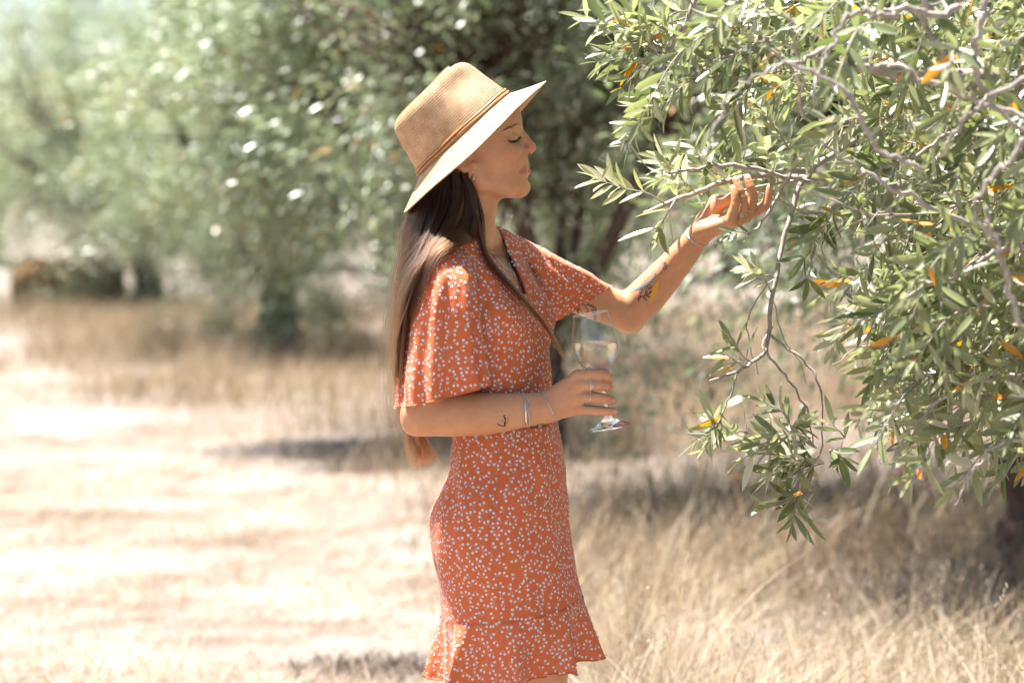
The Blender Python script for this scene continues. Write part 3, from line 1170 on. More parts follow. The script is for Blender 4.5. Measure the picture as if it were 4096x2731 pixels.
def oval(cx, cy, a, b, ang, n=15, part=1.0):
    t = np.linspace(0, 2 * np.pi * part, n)
    r = math.radians(ang)
    x, y = a * np.cos(t), b * np.sin(t)
    return [(cx + u * math.cos(r) - v * math.sin(r), cy + u * math.sin(r) + v * math.cos(r)) for u, v in zip(x, y)]


# lashes of the lowered eye
mb = MB()
ribbon(mb, [(2031, 563), (2040, 568), (2054, 568), (2066, 563), (2075, 555), (2081, 547)], 5.2, 0.0012, 2.0, taper=True)
lash_r = random.Random(3)
for k in range(16):
    f = k / 15
    x, y = 2037 + 44 * f, 568 - 21 * f ** 2.2
    h, nn = on_body(x, y, 0.0008)
    if h is not None:
        tip = h + nn * 0.003 + np.array((0.0022 + 0.003 * f, -0.001, -0.0042 + 0.001 * f))
        v, q, t = tube(spline([h, (h + tip) / 2 + nn * 0.0012, tip], 5), np.linspace(0.0004, 0.0001, 5), 4)
        mb.add(v, q, t)
mb.build("eyelashes", M["lash"], person)
# short hairs of the brow
mb = MB()
for k in range(46):
    f = lash_r.random()
    x = 2079 - 64 * f; y = 497 + 4 * math.sin(f * 3) + 24 * f ** 2 + lash_r.uniform(-5, 5) * (1 - 0.5 * f)
    h, nn = on_body(x, y, 0.0004)
    h2, n2 = on_body(x - 10, y - 1 + 6 * f, 0.0010)
    if h is not None and h2 is not None:
        v, q, t = tube([h, (h + h2) / 2 + nn * 0.0004, h2], (0.00028, 0.00024, 0.0001), 3)
        mb.add(v, q, t)
mb.build("eyebrow", plain("brow_hair", (0.20, 0.10, 0.055), 0.6), person)


def nail(px, py, a, b, ang, off=0.0006, w=None):
    V = []
    for (r, k) in ((0.0, 1), (0.55, 10), (1.0, 10)):
        for j in range(k):
            t = 2 * np.pi * j / k
            x, y = a * r * math.cos(t), b * r * math.sin(t)
            c, s_ = math.cos(math.radians(ang)), math.sin(math.radians(ang))
            h, n = on_body(px + x * c - y * s_, py + x * s_ + y * c, off if r < 1 else 0.0001)
            if h is None:
                return
            V.append(h)
    T = [(0, 1 + j, 1 + (j + 1) % 10) for j in range(10)]
    Q = [(1 + j, 11 + j, 11 + (j + 1) % 10, 1 + (j + 1) % 10) for j in range(10)]
    MB().add(V, Q, T).build("fingernail", M["nail"], person)


nail(2462, 1644, 9, 7, 5)
nail(2456, 1600, 5, 8, 20)
nail(2934, 752, 6, 8, 10)
nail(2948, 718, 7, 9, 20)
nail(2993, 712, 6, 8, 10)


def body_ring(c, normal, off, rmax, n=36, up=None, wave=0.0, wn=3, slide=0.0):
    """Closed loop on the skin around a limb or finger: rays from the limb's core outwards."""
    normal = np.asarray(normal, float); normal /= np.linalg.norm(normal)
    ref = np.array((0, 0, 1.0)) if abs(normal[2]) < 0.9 else np.array((1.0, 0, 0))
    u = ref - normal * ref.dot(normal); u /= np.linalg.norm(u)
    w = np.cross(normal, u)
    out = []
    for k in range(n):
        a = 2 * np.pi * k / n
        d = u * math.cos(a) + w * math.sin(a)
        cc = np.asarray(c) + normal * (wave * math.sin(wn * a) + slide * math.cos(a))
        h, _, _, dist = body_bvh.ray_cast(Vector(cc), Vector(d), rmax)
        r = rmax if h is None else dist
        out.append((r, cc, d))
    rr = np.array([o[0] for o in out])
    for _ in range(3):
        rr = np.maximum(rr, (np.roll(rr, 1) + np.roll(rr, -1) + rr) / 3)
    return np.array([o[1] + o[2] * (r + off) for o, r in zip(out, rr)])


def band(name, c, normal, off, rmax, thick, mat, parent=person, **kw):
    pts = body_ring(P(c[0], c[1], c[2] / S), normal, off, rmax / S, **kw)
    v, q, _ = tube(pts, thick, 6, cap=False, closed=True)
    return MB().add(v, q).build(name, mat, parent)


def chain_links(mb, pts, link=0.0052, r=0.0005, width=0.0016):
    """Oval links threaded along a line."""
    pts = np.asarray(pts)
    seg = np.concatenate(([0], np.cumsum(np.linalg.norm(np.diff(pts, axis=0), axis=1))))
    n = max(2, int(seg[-1] / (link * 0.8)))
    for k in range(n):
        a, b = seg[-1] * k / n, seg[-1] * (k + 1) / n
        pa = np.array([np.interp(a, seg, pts[:, i]) for i in range(3)])
        pb = np.array([np.interp(b, seg, pts[:, i]) for i in range(3)])
        t = pb - pa; L = np.linalg.norm(t) + 1e-9; t /= L
        ref = np.array((0, -1.0, 0)) if k % 2 else np.array((0.3, -0.6, 0.8))
        s_ = np.cross(t, ref); s_ /= np.linalg.norm(s_) + 1e-9
        th = np.arange(10) * 2 * np.pi / 10
        loop = (pa + pb) / 2 + np.cos(th)[:, None] * t * (L * 0.62) + np.sin(th)[:, None] * s_ * width
        v, q, _ = tube(loop, r, 4, cap=False, closed=True)
        mb.add(v, q)


# bracelets
fa = P(2192, 1627, -272 / S) - P(2050, 1645, -300 / S)
pts = body_ring(P(2100, 1640, -292 / S), fa, 0.0012, 110 / S, 48, slide=-0.002)
mb = MB(); chain_links(mb, np.concatenate((pts, pts[:1])), 0.0044, 0.0005, 0.0013)
bar = spline([on_body(2099, 1612, 0.002)[0], on_body(2102, 1650, 0.002)[0], on_body(2104, 1685, 0.002)[0], on_body(2106, 1706, 0.002)[0]], 12)
v, q, t = tube(bar, np.concatenate(([0.0014], np.full(10, 0.0019), [0.0014])), 8); mb.add(v, q, t)
dg = spline([on_body(2101, 1588, 0.002)[0], on_body(2112, 1604, 0.002)[0], on_body(2119, 1630, 0.003)[0]], 10)
chain_links(mb, dg, 0.003, 0.0004, 0.001)
mb.build("bracelet", M["silver"], person)
pts = body_ring(P(2192, 1630, -272 / S), fa, 0.0012, 100 / S, 40, slide=-0.010)
mb = MB(); chain_links(mb, np.concatenate((pts, pts[:1])), 0.0105, 0.00055, 0.0014)
mb.build("bracelet", M["silver"], person)
fb = P(2806, 928, 300 / S) - P(2740, 1010, 362 / S)
pts = body_ring(P(2788, 950, 315 / S), fb, 0.001, 80 / S, 40)
mb = MB(); chain_links(mb, np.concatenate((pts, pts[:1])), 0.004, 0.0006, 0.0013)
hang = pts[int(np.argmin(project(pts)[0][:, 0]))]
chain_links(mb, spline([hang, hang + np.array((-0.002, -0.004, -0.012)), hang + np.array((-0.003, -0.005, -0.026))], 8), 0.0034, 0.0004, 0.001)
mb.build("bracelet", M["silver"], person)
# finger rings
X = np.array((1.0, 0.0, 0.0))
band("ring", (2364, 1541, -305), X + np.array((0, -.05, 0)), 0.0002, 27, 0.0012, M["silver"])
band("ring", (2372, 1541, -306), X + np.array((0, -.05, 0)), 0.0002, 27, 0.0008, M["silver"])
band("ring", (2362, 1590, -305), X + np.array((0, -.08, 0)), 0.0002, 27, 0.0009, M["silver"])
r1 = P(2975, 822, 236 / S) - P(2953, 880, 255 / S)
for k in range(3):
    pc_ = P(2964, 852, 245 / S) + r1 / np.linalg.norm(r1) * (0.0026 * (k - 1))
    pts = body_ring(pc_, r1, 0.0002, 27 / S, 40, wave=0.0011, wn=5)
    v, q, _ = tube(pts, 0.0006, 5, cap=False, closed=True)
    MB().add(v, q).build("ring", M["silver"], person)
band("ring", (2996, 840, 293), P(3012, 800, 286 / S) - P(2983, 866, 300 / S), 0.0002, 27, 0.0006, M["silver"], wave=0.001, wn=2)
# hoop in the ear lobe, stud, ring in the nose
v, q, _ = tube(ring_points(P(1888, 709, -150 / S), (0.55, 0.85, 0.0), 11 / S, 24), 0.0009, 6, cap=False, closed=True)
MB().add(v, q).build("hoop_earring", M["silver"], person)
h, n = on_body(1889, 653, 0.0005)
v, q, t = tube([h - n * 0.001, h + n * 0.0006, h + n * 0.0012], (0.0011, 0.0011, 0.0003), 8)
MB().add(v, q, t).build("ear_stud", M["silver"], person)
v, q, _ = tube(ring_points(P(2126, 609, -6 / S), (0.1, 0.15, 0.98), 7 / S, 20, up=(1, 0, 0)), 0.0005, 5, cap=False, closed=True)

v, q, _ = tube(ring_points(P(2125, 609, 0), (0.95, 0.1, 0.2), 8.5 / S, 20), 0.0006, 5, cap=False, closed=True)
MB().add(v, q).build("nose_ring", M["silver"], person)
# necklace with a small oval pendant
mb = MB()
for line in ([(1950, 985), (1980, 1030), (2010, 1065), (2042, 1092)], [(2008, 975), (2026, 1020), (2036, 1060), (2042, 1092)], [(1948, 1000), (1968, 1012), (1990, 1008), (2010, 985)]):
    p3 = [on_body(x, y, 0.002)[0] for x, y in spline(line, 18)]
    p3 = [p for p in p3 if p is not None]
    chain_links(mb, np.array(p3), 0.003, 0.00035, 0.0007)
h, n = on_body(2046, 1104, 0.0035)
loop = h + 0.0075 * (np.cos(np.arange(20) * 0.31416)[:, None] * np.array((0.3, 0.1, -0.95)) + 0.5 * np.sin(np.arange(20) * 0.31416)[:, None] * np.array((0.85, -0.5, 0.2)))
v, q, _ = tube(loop, 0.0006, 5, cap=False, closed=True); mb.add(v, q)
mb.build("necklace", M["silver"], person)


# tattoos
def T3(pts):
    return [(2240 + x / 3.921, 1000 + y / 3.92) for x, y in pts]


def T5(pts):
    return [(1560 + x / 3.459, 1500 + y / 3.459) for x, y in pts]


mb = MB()
frame = [(205, 1025), (218, 885), (318, 825), (530, 900), (540, 1150), (205, 1025)]
for a, b in zip(frame[:-1], frame[1:]):
    ribbon(mb, T3([a, b]), 1.5)
zig = []
outer = [(180, 1045), (198, 872), (315, 800), (560, 890), (562, 1170), (180, 1045)]
for a, b in zip(outer[:-1], outer[1:]):
    a, b = np.array(a, float), np.array(b, float)
    L = np.linalg.norm(b - a); k = max(2, int(L / 28)); nrm = np.array((b - a)[::-1] * (1, -1)) / L
    for j in range(2 * k):
        zig.append(a + (b - a) * j / (2 * k) + nrm * (9 if j % 2 else -9))
ribbon(mb, T3(zig), 1.4, step=2.5)
ribbon(mb, T3([(262, 965), (270, 905), (300, 865), (345, 850), (395, 875), (425, 920), (440, 965)]), 1.4)
ribbon(mb, T3([(285, 1015), (292, 960), (290, 925)]), 1.8)
for e in ((245, 912), (255, 958), (325, 918), (332, 962), (300, 890), (272, 985)):
    ribbon(mb, T3([(290, 925), ((290 + e[0]) / 2, (925 + e[1]) / 2 - 8), e]), 1.6, step=2.5)
for a, b in (((490, 925), (522, 932)), ((494, 950), (520, 956)), ((494, 975), (526, 985)), ((340, 920), (352, 912)), ((395, 905), (408, 912)), ((210, 990), (235, 1000))):
    ribbon(mb, T3([a, b]), 1.6, step=2.5)
ribbon(mb, T3([(445, 960), (415, 968), (420, 985), (450, 990)]), 1.6, step=2.5)
mb.build("tattoo", M["ink"], person)

mb = MB()
ribbon(mb, T3(oval(1545, 285, 70, 105, 15)), 1.1, m=1)
ribbon(mb, T3([(1620, 200), (1655, 185), (1672, 240), (1668, 300), (1630, 308), (1622, 260)]), 1.2, m=0)
ribbon(mb, T3(oval(1655, 245, 14, 58, -8)), 1.3, m=0)
fill(mb, T3([(1540, 205), (1532, 300), (1532, 378)]), T3([(1608, 195), (1615, 270), (1608, 325)]), m=2)
fill(mb, T3([(1380, 375), (1420, 460), (1455, 530)]), T3([(1425, 340), (1490, 420), (1525, 480)]), m=2)
ribbon(mb, T3([(1380, 360), (1330, 430), (1310, 500), (1360, 470), (1395, 400)]), 1.1, m=1)
ribbon(mb, T3(oval(1340, 600, 34, 16, 70)), 1.2, m=1)
ribbon(mb, T3(oval(1400, 580, 34, 22, 100)), 1.3, m=0)
fill(mb, T3([(1090, 667), (1220, 585), (1340, 520), (1430, 470), (1500, 380)]), T3([(1092, 668), (1250, 610), (1370, 545), (1460, 490), (1520, 400)]), m=3, n=14)
fill(mb, T3([(1392, 808), (1425, 690), (1470, 560), (1530, 480)]), T3([(1394, 812), (1480, 730), (1535, 600), (1552, 484)]), m=4, n=14)
ribbon(mb, T3([(1228, 800), (1262, 735), (1330, 715), (1400, 690), (1440, 640)]), 1.8)
for (x, y, a, b, r) in ((1245, 745, 40, 12, -62), (1355, 670, 32, 14, -55), (1385, 725, 34, 10, 30), (1335, 765, 42, 13, 48), (1270, 640, 46, 14, -70), (1420, 660, 26, 9, -50)):
    ribbon(mb, T3(oval(x, y, a, b, r)), 1.5)
ribbon(mb, T3([(1370, 560), (1385, 600), (1420, 600), (1450, 555)]), 1.4)
for k in range(5):
    ribbon(mb, T3([(1100 + 6 * (k % 2), 505 + 22 * k), (1130, 512 + 22 * k)]), 0.7, m=1)
mb.build("tattoo", [M["ink"], M["ink_pale"], M["ink_red"], M["ink_blue"], M["ink_orange"]], person)

mb = MB()
ribbon(mb, T5([(1572, 555), (1588, 590), (1597, 625)]), 3.2, step=2.5)
ribbon(mb, T5([(1592, 632), (1596, 680), (1586, 706), (1545, 700), (1505, 688), (1485, 664)]), 2.4, step=2.5)
ribbon(mb, T5([(1582, 640), (1580, 690)]), 1.6, step=2.5)
for a, b in (((1622, 600), (1638, 588)), ((1628, 628), (1646, 622)), ((1612, 650), (1630, 656)), ((1545, 620), (1556, 628)), ((1548, 645), (1560, 642)), ((1535, 492), (1545, 486)), ((1488, 512), (1496, 508)), ((1658, 552), (1664, 546))):
    ribbon(mb, T5([a, b]), 1.5, step=1.5)
mb.build("tattoo", M["ink"], person)

# ------------------------------------------------------------------ long hair
hair_ops = [(pr, k, op) for (pr, k, op) in body_ops[:3]] + [(pc((1892, 715, 0, 110), (1848, 960, 0, 124)), 0.01, 1)] + bod_ops
hair_ops += [(chain([(1805, 1000, -200, 78), (1800, 1050, -240, 106), (1793, 1110, -285, 124), (1782, 1240, -312, 142), (1780, 1400, -325, 155), (1782, 1600, -337, 174)], 4, (0, 1, 0), 0.97), 0.008, 1)]
hair_ops += [body_ops[i] for i in range(len(body_ops)) if False]


def push_out(p, margin, it=2):
    e = 0.002
    for _ in range(it):
        d = sdf_eval(hair_ops, p)
        m = d < margin
        if not m.any():
            break
        q = p[m]
        g = np.stack([sdf_eval(hair_ops, q + e * np.eye(3)[a]) - d[m] for a in range(3)], 1)
        g /= np.linalg.norm(g, axis=1)[:, None] + 1e-9
        p[m] = q + g * (margin[m] - d[m])[:, None] if isinstance(margin, np.ndarray) else q + g * (margin - d[m])[:, None]
    return p


NP = 30
TONE = []


def strands(guides, n, thick, seed, split=None, wave=5.0, clumps=60, sig=0.03, tmin=0.8, freq=3.0, spread=0.0, conv=0.0, pw=1.0):
    r = np.random.default_rng(seed)
    Gd = np.array([spline(g, NP) for g in guides], float)       # (g, NP, 3) in pixels
    t = np.linspace(0, 1, NP)
    cs = r.random(clumps); cph = r.random(clumps) * 6.28; cw = r.uniform(0.5, 1.4, clumps); cz = r.uniform(-1, 1, clumps)
    tone = r.random(clumps)
    out = []
    for i in range(n):
        c = r.integers(clumps)
        s = np.clip(cs[c] + r.normal() * sig * (1 - 0.55 * t) + r.normal() * 0.012, 0, 1)
        if split is not None:
            st = np.clip((t - split[0]) / (split[1] - split[0]), 0, 1); st = st * st * (3 - 2 * st)
            far_ = np.where(s < split[2], s * 0.25, 1 - (1 - s) * 0.35)
            s = s * (1 - st) + far_ * st
        k = s * (len(Gd) - 1)
        k0 = np.clip(np.floor(k).astype(int), 0, len(Gd) - 2)
        f = (k - k0)[:, None]
        ii = np.arange(NP)
        p = Gd[k0, ii] * (1 - f) + Gd[k0 + 1, ii] * f
        if conv:
            p = p * (1 - conv * t[:, None] ** 2) + Gd.mean(0) * conv * t[:, None] ** 2
        wv = wave * cw[c] * (0.15 + t)
        p[:, 0] += wv * np.sin(freq * 6.28 * t * cw[c] + cph[c]) + r.normal() * 3.0 * t + spread * r.normal() * t ** 2
        p[:, 2] += wv * np.cos(freq * 6.28 * t * cw[c] + cph[c]) + thick * (0.6 * cz[c] + 0.6 * r.normal()) * (1 - 0.3 * t)
        p[:, 1] += r.normal() * 5 * t
        te = tmin + (1 - tmin) * r.random() ** pw
        u = np.linspace(0, te, NP)
        p = np.stack([np.interp(u, t, p[:, a]) for a in range(3)], 1)
        out.append(p); TONE.append(0.65 * tone[c] + 0.35 * r.random())
    return out


G0 = [(1665, 790, 30), (1630, 890, 10), (1610, 1040, -20), (1598, 1220, -50), (1596, 1400, -80), (1606, 1560, -95), (1630, 1700, -100), (1650, 1800, -100), (1664, 1890, -100)]
G1 = [(1700, 770, -80), (1668, 880, -90), (1636, 1030, -120), (1614, 1200, -120), (1608, 1380, -120), (1622, 1550, -110), (1654, 1700, -105), (1684, 1800, -100), (1694, 1870, -100)]
G2 = [(1765, 720, -120), (1742, 840, -140), (1692, 980, -240), (1640, 1110, -310), (1608, 1260, -320), (1596, 1420, -310), (1610, 1580, -280), (1660, 1710, -220), (1708, 1800, -190), (1728, 1865, -180)]
G3 = [(1835, 672, -140), (1846, 790, -150), (1806, 900, -200), (1738, 990, -300), (1670, 1080, -370), (1630, 1190, -380), (1608, 1330, -350), (1600, 1480, -335), (1616, 1600, -300), (1664, 1720, -240), (1722, 1800, -200), (1748, 1850, -185)]
GF = [(1700, 740, 110), (1660, 860, 90), (1630, 1040, 60), (1612, 1220, 20), (1606, 1400, -30), (1616, 1560, -60), (1640, 1700, -80), (1660, 1800, -90), (1676, 1880, -90)]
F0 = [(1850, 690, -142), (1884, 770, -150), (1906, 860, -145), (1912, 950, -160), (1938, 1045, -205), (2010, 1136, -230), (2098, 1228, -250), (2180, 1318, -240), (2228, 1392, -222), (2270, 1446, -205)]
F1 = [(1882, 722, -130), (1916, 790, -125), (1936, 870, -118), (1936, 950, -135), (1960, 1035, -185), (2030, 1118, -212), (2112, 1208, -238), (2188, 1304, -228), (2228, 1380, -212), (2262, 1436, -198)]
N0 = [(1838, 680, -142), (1862, 790, -152), (1842, 880, -185), (1788, 950, -270), (1716, 1030, -345), (1656, 1120, -385), (1622, 1220, -375), (1604, 1340, -350), (1600, 1480, -335), (1618, 1600, -300)]

px_strands = strands([GF, G0, G1, G2, G3], 4200, 30, 1, wave=24, clumps=46, sig=0.014, freq=2.4, tmin=0.5)
px_strands += strands([N0, F0, F1], 2300, 11, 2, split=(0.22, 0.5, 0.6), wave=6, clumps=50, sig=0.02, tmin=0.4, pw=2.5)
px_strands += strands([F0, F1], 150, 4, 3, wave=5, clumps=7, sig=0.06, tmin=0.5, freq=2.0, conv=0.8, pw=1.3)
nbase = len(px_strands)
px_strands += strands([G0, G1, G3], 1300, 30, 4, wave=15, clumps=200, sig=0.02, tmin=0.3, freq=6.0, spread=24)
# loose curls in the back light
r_ = np.random.default_rng(5)
for p in px_strands[nbase:]:
    if r_.random() < 0.6:
        p[:, 0] -= np.abs(r_.normal()) * 34 * np.linspace(0, 1, NP) ** 0.8
        p[:, 0] += 7 * np.sin(np.linspace(0, r_.uniform(15, 45), NP) + r_.random() * 6)
pp = np.array(px_strands)                                         # (n, NP, 3) px
rx = (pp[..., 0] - 2048.0) / FOCAL
ry = -(pp[..., 1] - 1365.5) / FOCAL
dyy = _c + ry * _s; dzz = -_s + ry * _c
d_ = pp[..., 2] / S
tt = (d_ - CAM_POS[1]) / dyy
W3 = np.stack((rx * tt, d_, CAM_POS[2] + dzz * tt), -1)
mg = np.random.default_rng(6).uniform(0.0015, 0.009, (len(W3), 1)).repeat(NP, 1).ravel()
flat = push_out(W3.reshape(-1, 3).copy(), mg)
W3 = flat.reshape(W3.shape)
for _ in range(2):
    W3[:, 1:-1] = (W3[:, :-2] + 2 * W3[:, 1:-1] + W3[:, 2:]) / 4


def hair_material():
    m = bpy.data.materials.new("hair")
    m.use_nodes = True
    nt = m.node_tree
    nt.nodes.remove(nt.nodes["Principled BSDF"])
    h = node(nt, "ShaderNodeBsdfHairPrincipled")
    ci = node(nt, "ShaderNodeHairInfo")
    mx = node(nt, "ShaderNodeMath", operation='MULTIPLY_ADD')
    at = node(nt, "ShaderNodeAttribute", attribute_name="tone")
    nt.links.new(at.outputs["Fac"], mx.inputs[0]); mx.inputs[1].default_value = 0.62
    nt.links.new(ci.outputs["Intercept"], mx.inputs[2])
    col = ramp(nt, mx.outputs[0], [(0.05, (0.014, 0.006, 0.0036)), (0.55, (0.030, 0.012, 0.0055)), (0.9, (0.046, 0.018, 0.007)), (1.0, (0.065, 0.027, 0.010))])
    nt.links.new(col, h.inputs["Color"])
    h.inputs["IOR"].default_value = 1.38
    h.inputs["Roughness"].default_value = 0.30
    h.inputs["Radial Roughness"].default_value = 0.4
    nt.links.new(h.outputs[0], nt.nodes["Material Output"].inputs[0])
    return m


M["hair"] = hair_material()
hc = bpy.data.hair_curves.new("hair")
hc.add_curves([NP] * len(W3))
hc.position_data.foreach_set("vector", W3.astype(np.float32).ravel())
rad = hc.attributes.new("radius", 'FLOAT', 'POINT') if "radius" not in hc.attributes else hc.attributes["radius"]
tr_ = np.linspace(0, 1, NP)
rr0 = np.where(np.arange(len(W3)) < nbase, 0.00036, 0.00017)[:, None] * (1 - 0.8 * tr_ ** 1.6)[None]
rad.data.foreach_set("value", rr0.astype(np.float32).ravel())
tn = hc.attributes.new("tone", 'FLOAT', 'CURVE')
tn.data.foreach_set("value", np.array(TONE, np.float32))
hc.materials.append(M["hair"])
hair = obj("hair", hc, person)

# ------------------------------------------------------------------ glass of white wine
import bmesh
GW = -225 / S
g_top, g_bot = P(2361, 1255, GW), P(2440, 1708, GW)
g_ax = (g_bot - g_top); GL = np.linalg.norm(g_ax); g_ax /= GL
g_u = np.cross(g_ax, (0, 1.0, 0)); g_u /= np.linalg.norm(g_u); g_v = np.cross(g_ax, g_u)
gs = GL / 460.0
wine_glass = empty("wine_glass", tuple(g_bot))
tag(wine_glass, "stemmed wine glass half full of chilled white wine in the woman's hand", "wine glass")


def lathe(prof, n=72):
    prof = np.asarray(prof, float)
    a = np.arange(n) * 2 * np.pi / n
    v = g_top + (prof[:, 0, None, None] * g_ax + prof[:, 1, None, None] * (np.cos(a)[None, :, None] * g_u + np.sin(a)[None, :, None] * g_v)) * gs
    return v.reshape(-1, 3), grid_faces(len(prof), n)


def thin_glass():
    """Blown bowl: thin clear wall, fogged by condensation where the cold wine stands."""
    m, nt, b, out = new_mat("thin_glass")
    L = nt.links
    b.inputs["Base Color"].default_value = (0.97, 0.985, 0.98, 1)
    lw = node(nt, "ShaderNodeLayerWeight"); lw.inputs[0].default_value = 0.5
    pw = node(nt, "ShaderNodeMath", operation='POWER'); pw.inputs[1].default_value = 4.0
    L.new(lw.outputs["Facing"], pw.inputs[0])
    fr = node(nt, "ShaderNodeMath", operation='MULTIPLY_ADD'); fr.inputs[1].default_value = 0.75; fr.inputs[2].default_value = 0.09
    L.new(pw.outputs[0], fr.inputs[0])
    gl = node(nt, "ShaderNodeBsdfGlossy"); gl.inputs["Roughness"].default_value = 0.02
    tp = node(nt, "ShaderNodeBsdfTransparent")
    L.new(ramp(nt, lw.outputs["Facing"], [(0.45, (0.975, 0.985, 0.98)), (0.8, (0.82, 0.84, 0.84)), (1.0, (0.45, 0.47, 0.48))]), tp.inputs[0])
    m1 = node(nt, "ShaderNodeMixShader")
    L.new(fr.outputs[0], m1.inputs[0]); L.new(tp.outputs[0], m1.inputs[1]); L.new(gl.outputs[0], m1.inputs[2])
    at = node(nt, "ShaderNodeAttribute", attribute_name="fog")
    tc = node(nt, "ShaderNodeTexCoord")
    n = node(nt, "ShaderNodeTexNoise"); n.inputs["Scale"].default_value = 60; n.inputs["Detail"].default_value = 6
    L.new(tc.outputs["Object"], n.inputs["Vector"])
    mr = node(nt, "ShaderNodeMapRange"); mr.inputs[1].default_value = 0.2; mr.inputs[2].default_value = 0.8; mr.inputs[3].default_value = 0.75; mr.inputs[4].default_value = 1.1
    L.new(n.outputs[0], mr.inputs[0])
    mu = node(nt, "ShaderNodeMath", operation='MULTIPLY')
    L.new(at.outputs["Fac"], mu.inputs[0]); L.new(mr.outputs[0], mu.inputs[1])
    df = node(nt, "ShaderNodeBsdfDiffuse"); df.inputs[0].default_value = (0.95, 0.94, 0.91, 1)
    tl = node(nt, "ShaderNodeBsdfTranslucent"); tl.inputs[0].default_value = (0.95, 0.94, 0.91, 1)
    m2 = node(nt, "ShaderNodeMixShader"); m2.inputs[0].default_value = 0.6
    L.new(df.outputs[0], m2.inputs[1]); L.new(tl.outputs[0], m2.inputs[2])
    m3 = node(nt, "ShaderNodeMixShader")
    L.new(mu.outputs[0], m3.inputs[0]); L.new(m1.outputs[0], m3.inputs[1]); L.new(m2.outputs[0], m3.inputs[2])
    L.new(m3.outputs[0], out.inputs[0])
    return m


def solid_glass():
    m, nt, b, out = new_mat("solid_glass")
    b.inputs["Transmission Weight"].default_value = 1.0
    b.inputs["IOR"].default_value = 1.5
    b.inputs["Roughness"].default_value = 0.01
    b.inputs["Base Color"].default_value = (0.98, 0.99, 0.985, 1)
    return m


def wine_mat():
    m, nt, b, out = new_mat("white_wine")
    tc = node(nt, "ShaderNodeTexCoord")
    b.inputs["Transmission Weight"].default_value = 1.0
    b.inputs["IOR"].default_value = 1.33
    b.inputs["Roughness"].default_value = 0.22
    b.inputs["Base Color"].default_value = (0.98, 0.89, 0.67, 1)
    return m


M["thin_glass"], M["solid_glass"], M["wine"] = thin_glass(), solid_glass(), wine_mat()
outer = spline([(0, 71), (30, 76.5), (70, 86), (120, 92.5), (150, 91), (185, 80), (212, 63), (232, 42), (245, 22), (254, 11)], 60)
v, q = lathe(outer)
me = mesh_arrays("bowl", v, q)
me.materials.append(M["thin_glass"])
zz = v[:, 2]
tt_ = ((v - g_top) @ g_ax) / gs
fog_line = 92 + 10 * ((v - g_top) @ g_u) / gs / 90
fg = np.clip((tt_ - fog_line) / 8, 0, 1) * (0.22 + 0.30 * np.clip((tt_ - 130) / 100, 0, 1))
vert_attr(me, "fog", fg)
obj("bowl", me, wine_glass)
v, q, _ = tube(g_top + (np.cos(np.arange(60) * 2 * np.pi / 60)[:, None] * g_u + np.sin(np.arange(60) * 2 * np.pi / 60)[:, None] * g_v) * 71 * gs, 0.0007, 6, cap=False, closed=True)
MB().add(v, q).build("rim", M["solid_glass"], wine_glass)
stem = spline([(251, 0.2), (252, 12), (258, 10), (275, 8), (340, 7), (395, 7.5), (409, 10), (409.5, 0.2)], 40)
v, q = lathe(stem, 32)
MB().add(v, q).build("stem", M["solid_glass"], wine_glass)
foot = np.array([(410, 0.2), (410, 10), (416, 14), (425, 24), (436, 40), (447, 62), (455, 80), (458.5, 85), (461, 85), (462, 83), (459, 60), (456, 20), (455, 0.2)])
v, q = lathe(foot)
MB().add(v, q).build("foot", M["solid_glass"], wine_glass)
inner = outer.copy(); inner[:, 1] = np.maximum(inner[:, 1] - 1.2, 0.3); inner[-1, 1] = 0.2
v, q = lathe(inner)
bm = bmesh.new()
vs = [bm.verts.new(x) for x in v]
for f in q:
    bm.faces.new([vs[i] for i in f])
lvl = Vector(P(2383, 1368, GW))
bmesh.ops.bisect_plane(bm, geom=bm.verts[:] + bm.edges[:] + bm.faces[:], plane_co=lvl, plane_no=(0, 0, 1), clear_outer=True)
bmesh.ops.holes_fill(bm, edges=[e for e in bm.edges if e.is_boundary], sides=0)
bmesh.ops.recalc_face_normals(bm, faces=bm.faces)
me = bpy.data.meshes.new("wine")
bm.to_mesh(me); bm.free()
me.materials.append(M["wine"])
for p in me.polygons:
    p.use_smooth = len(p.vertices) < 6
obj("wine", me, wine_glass)

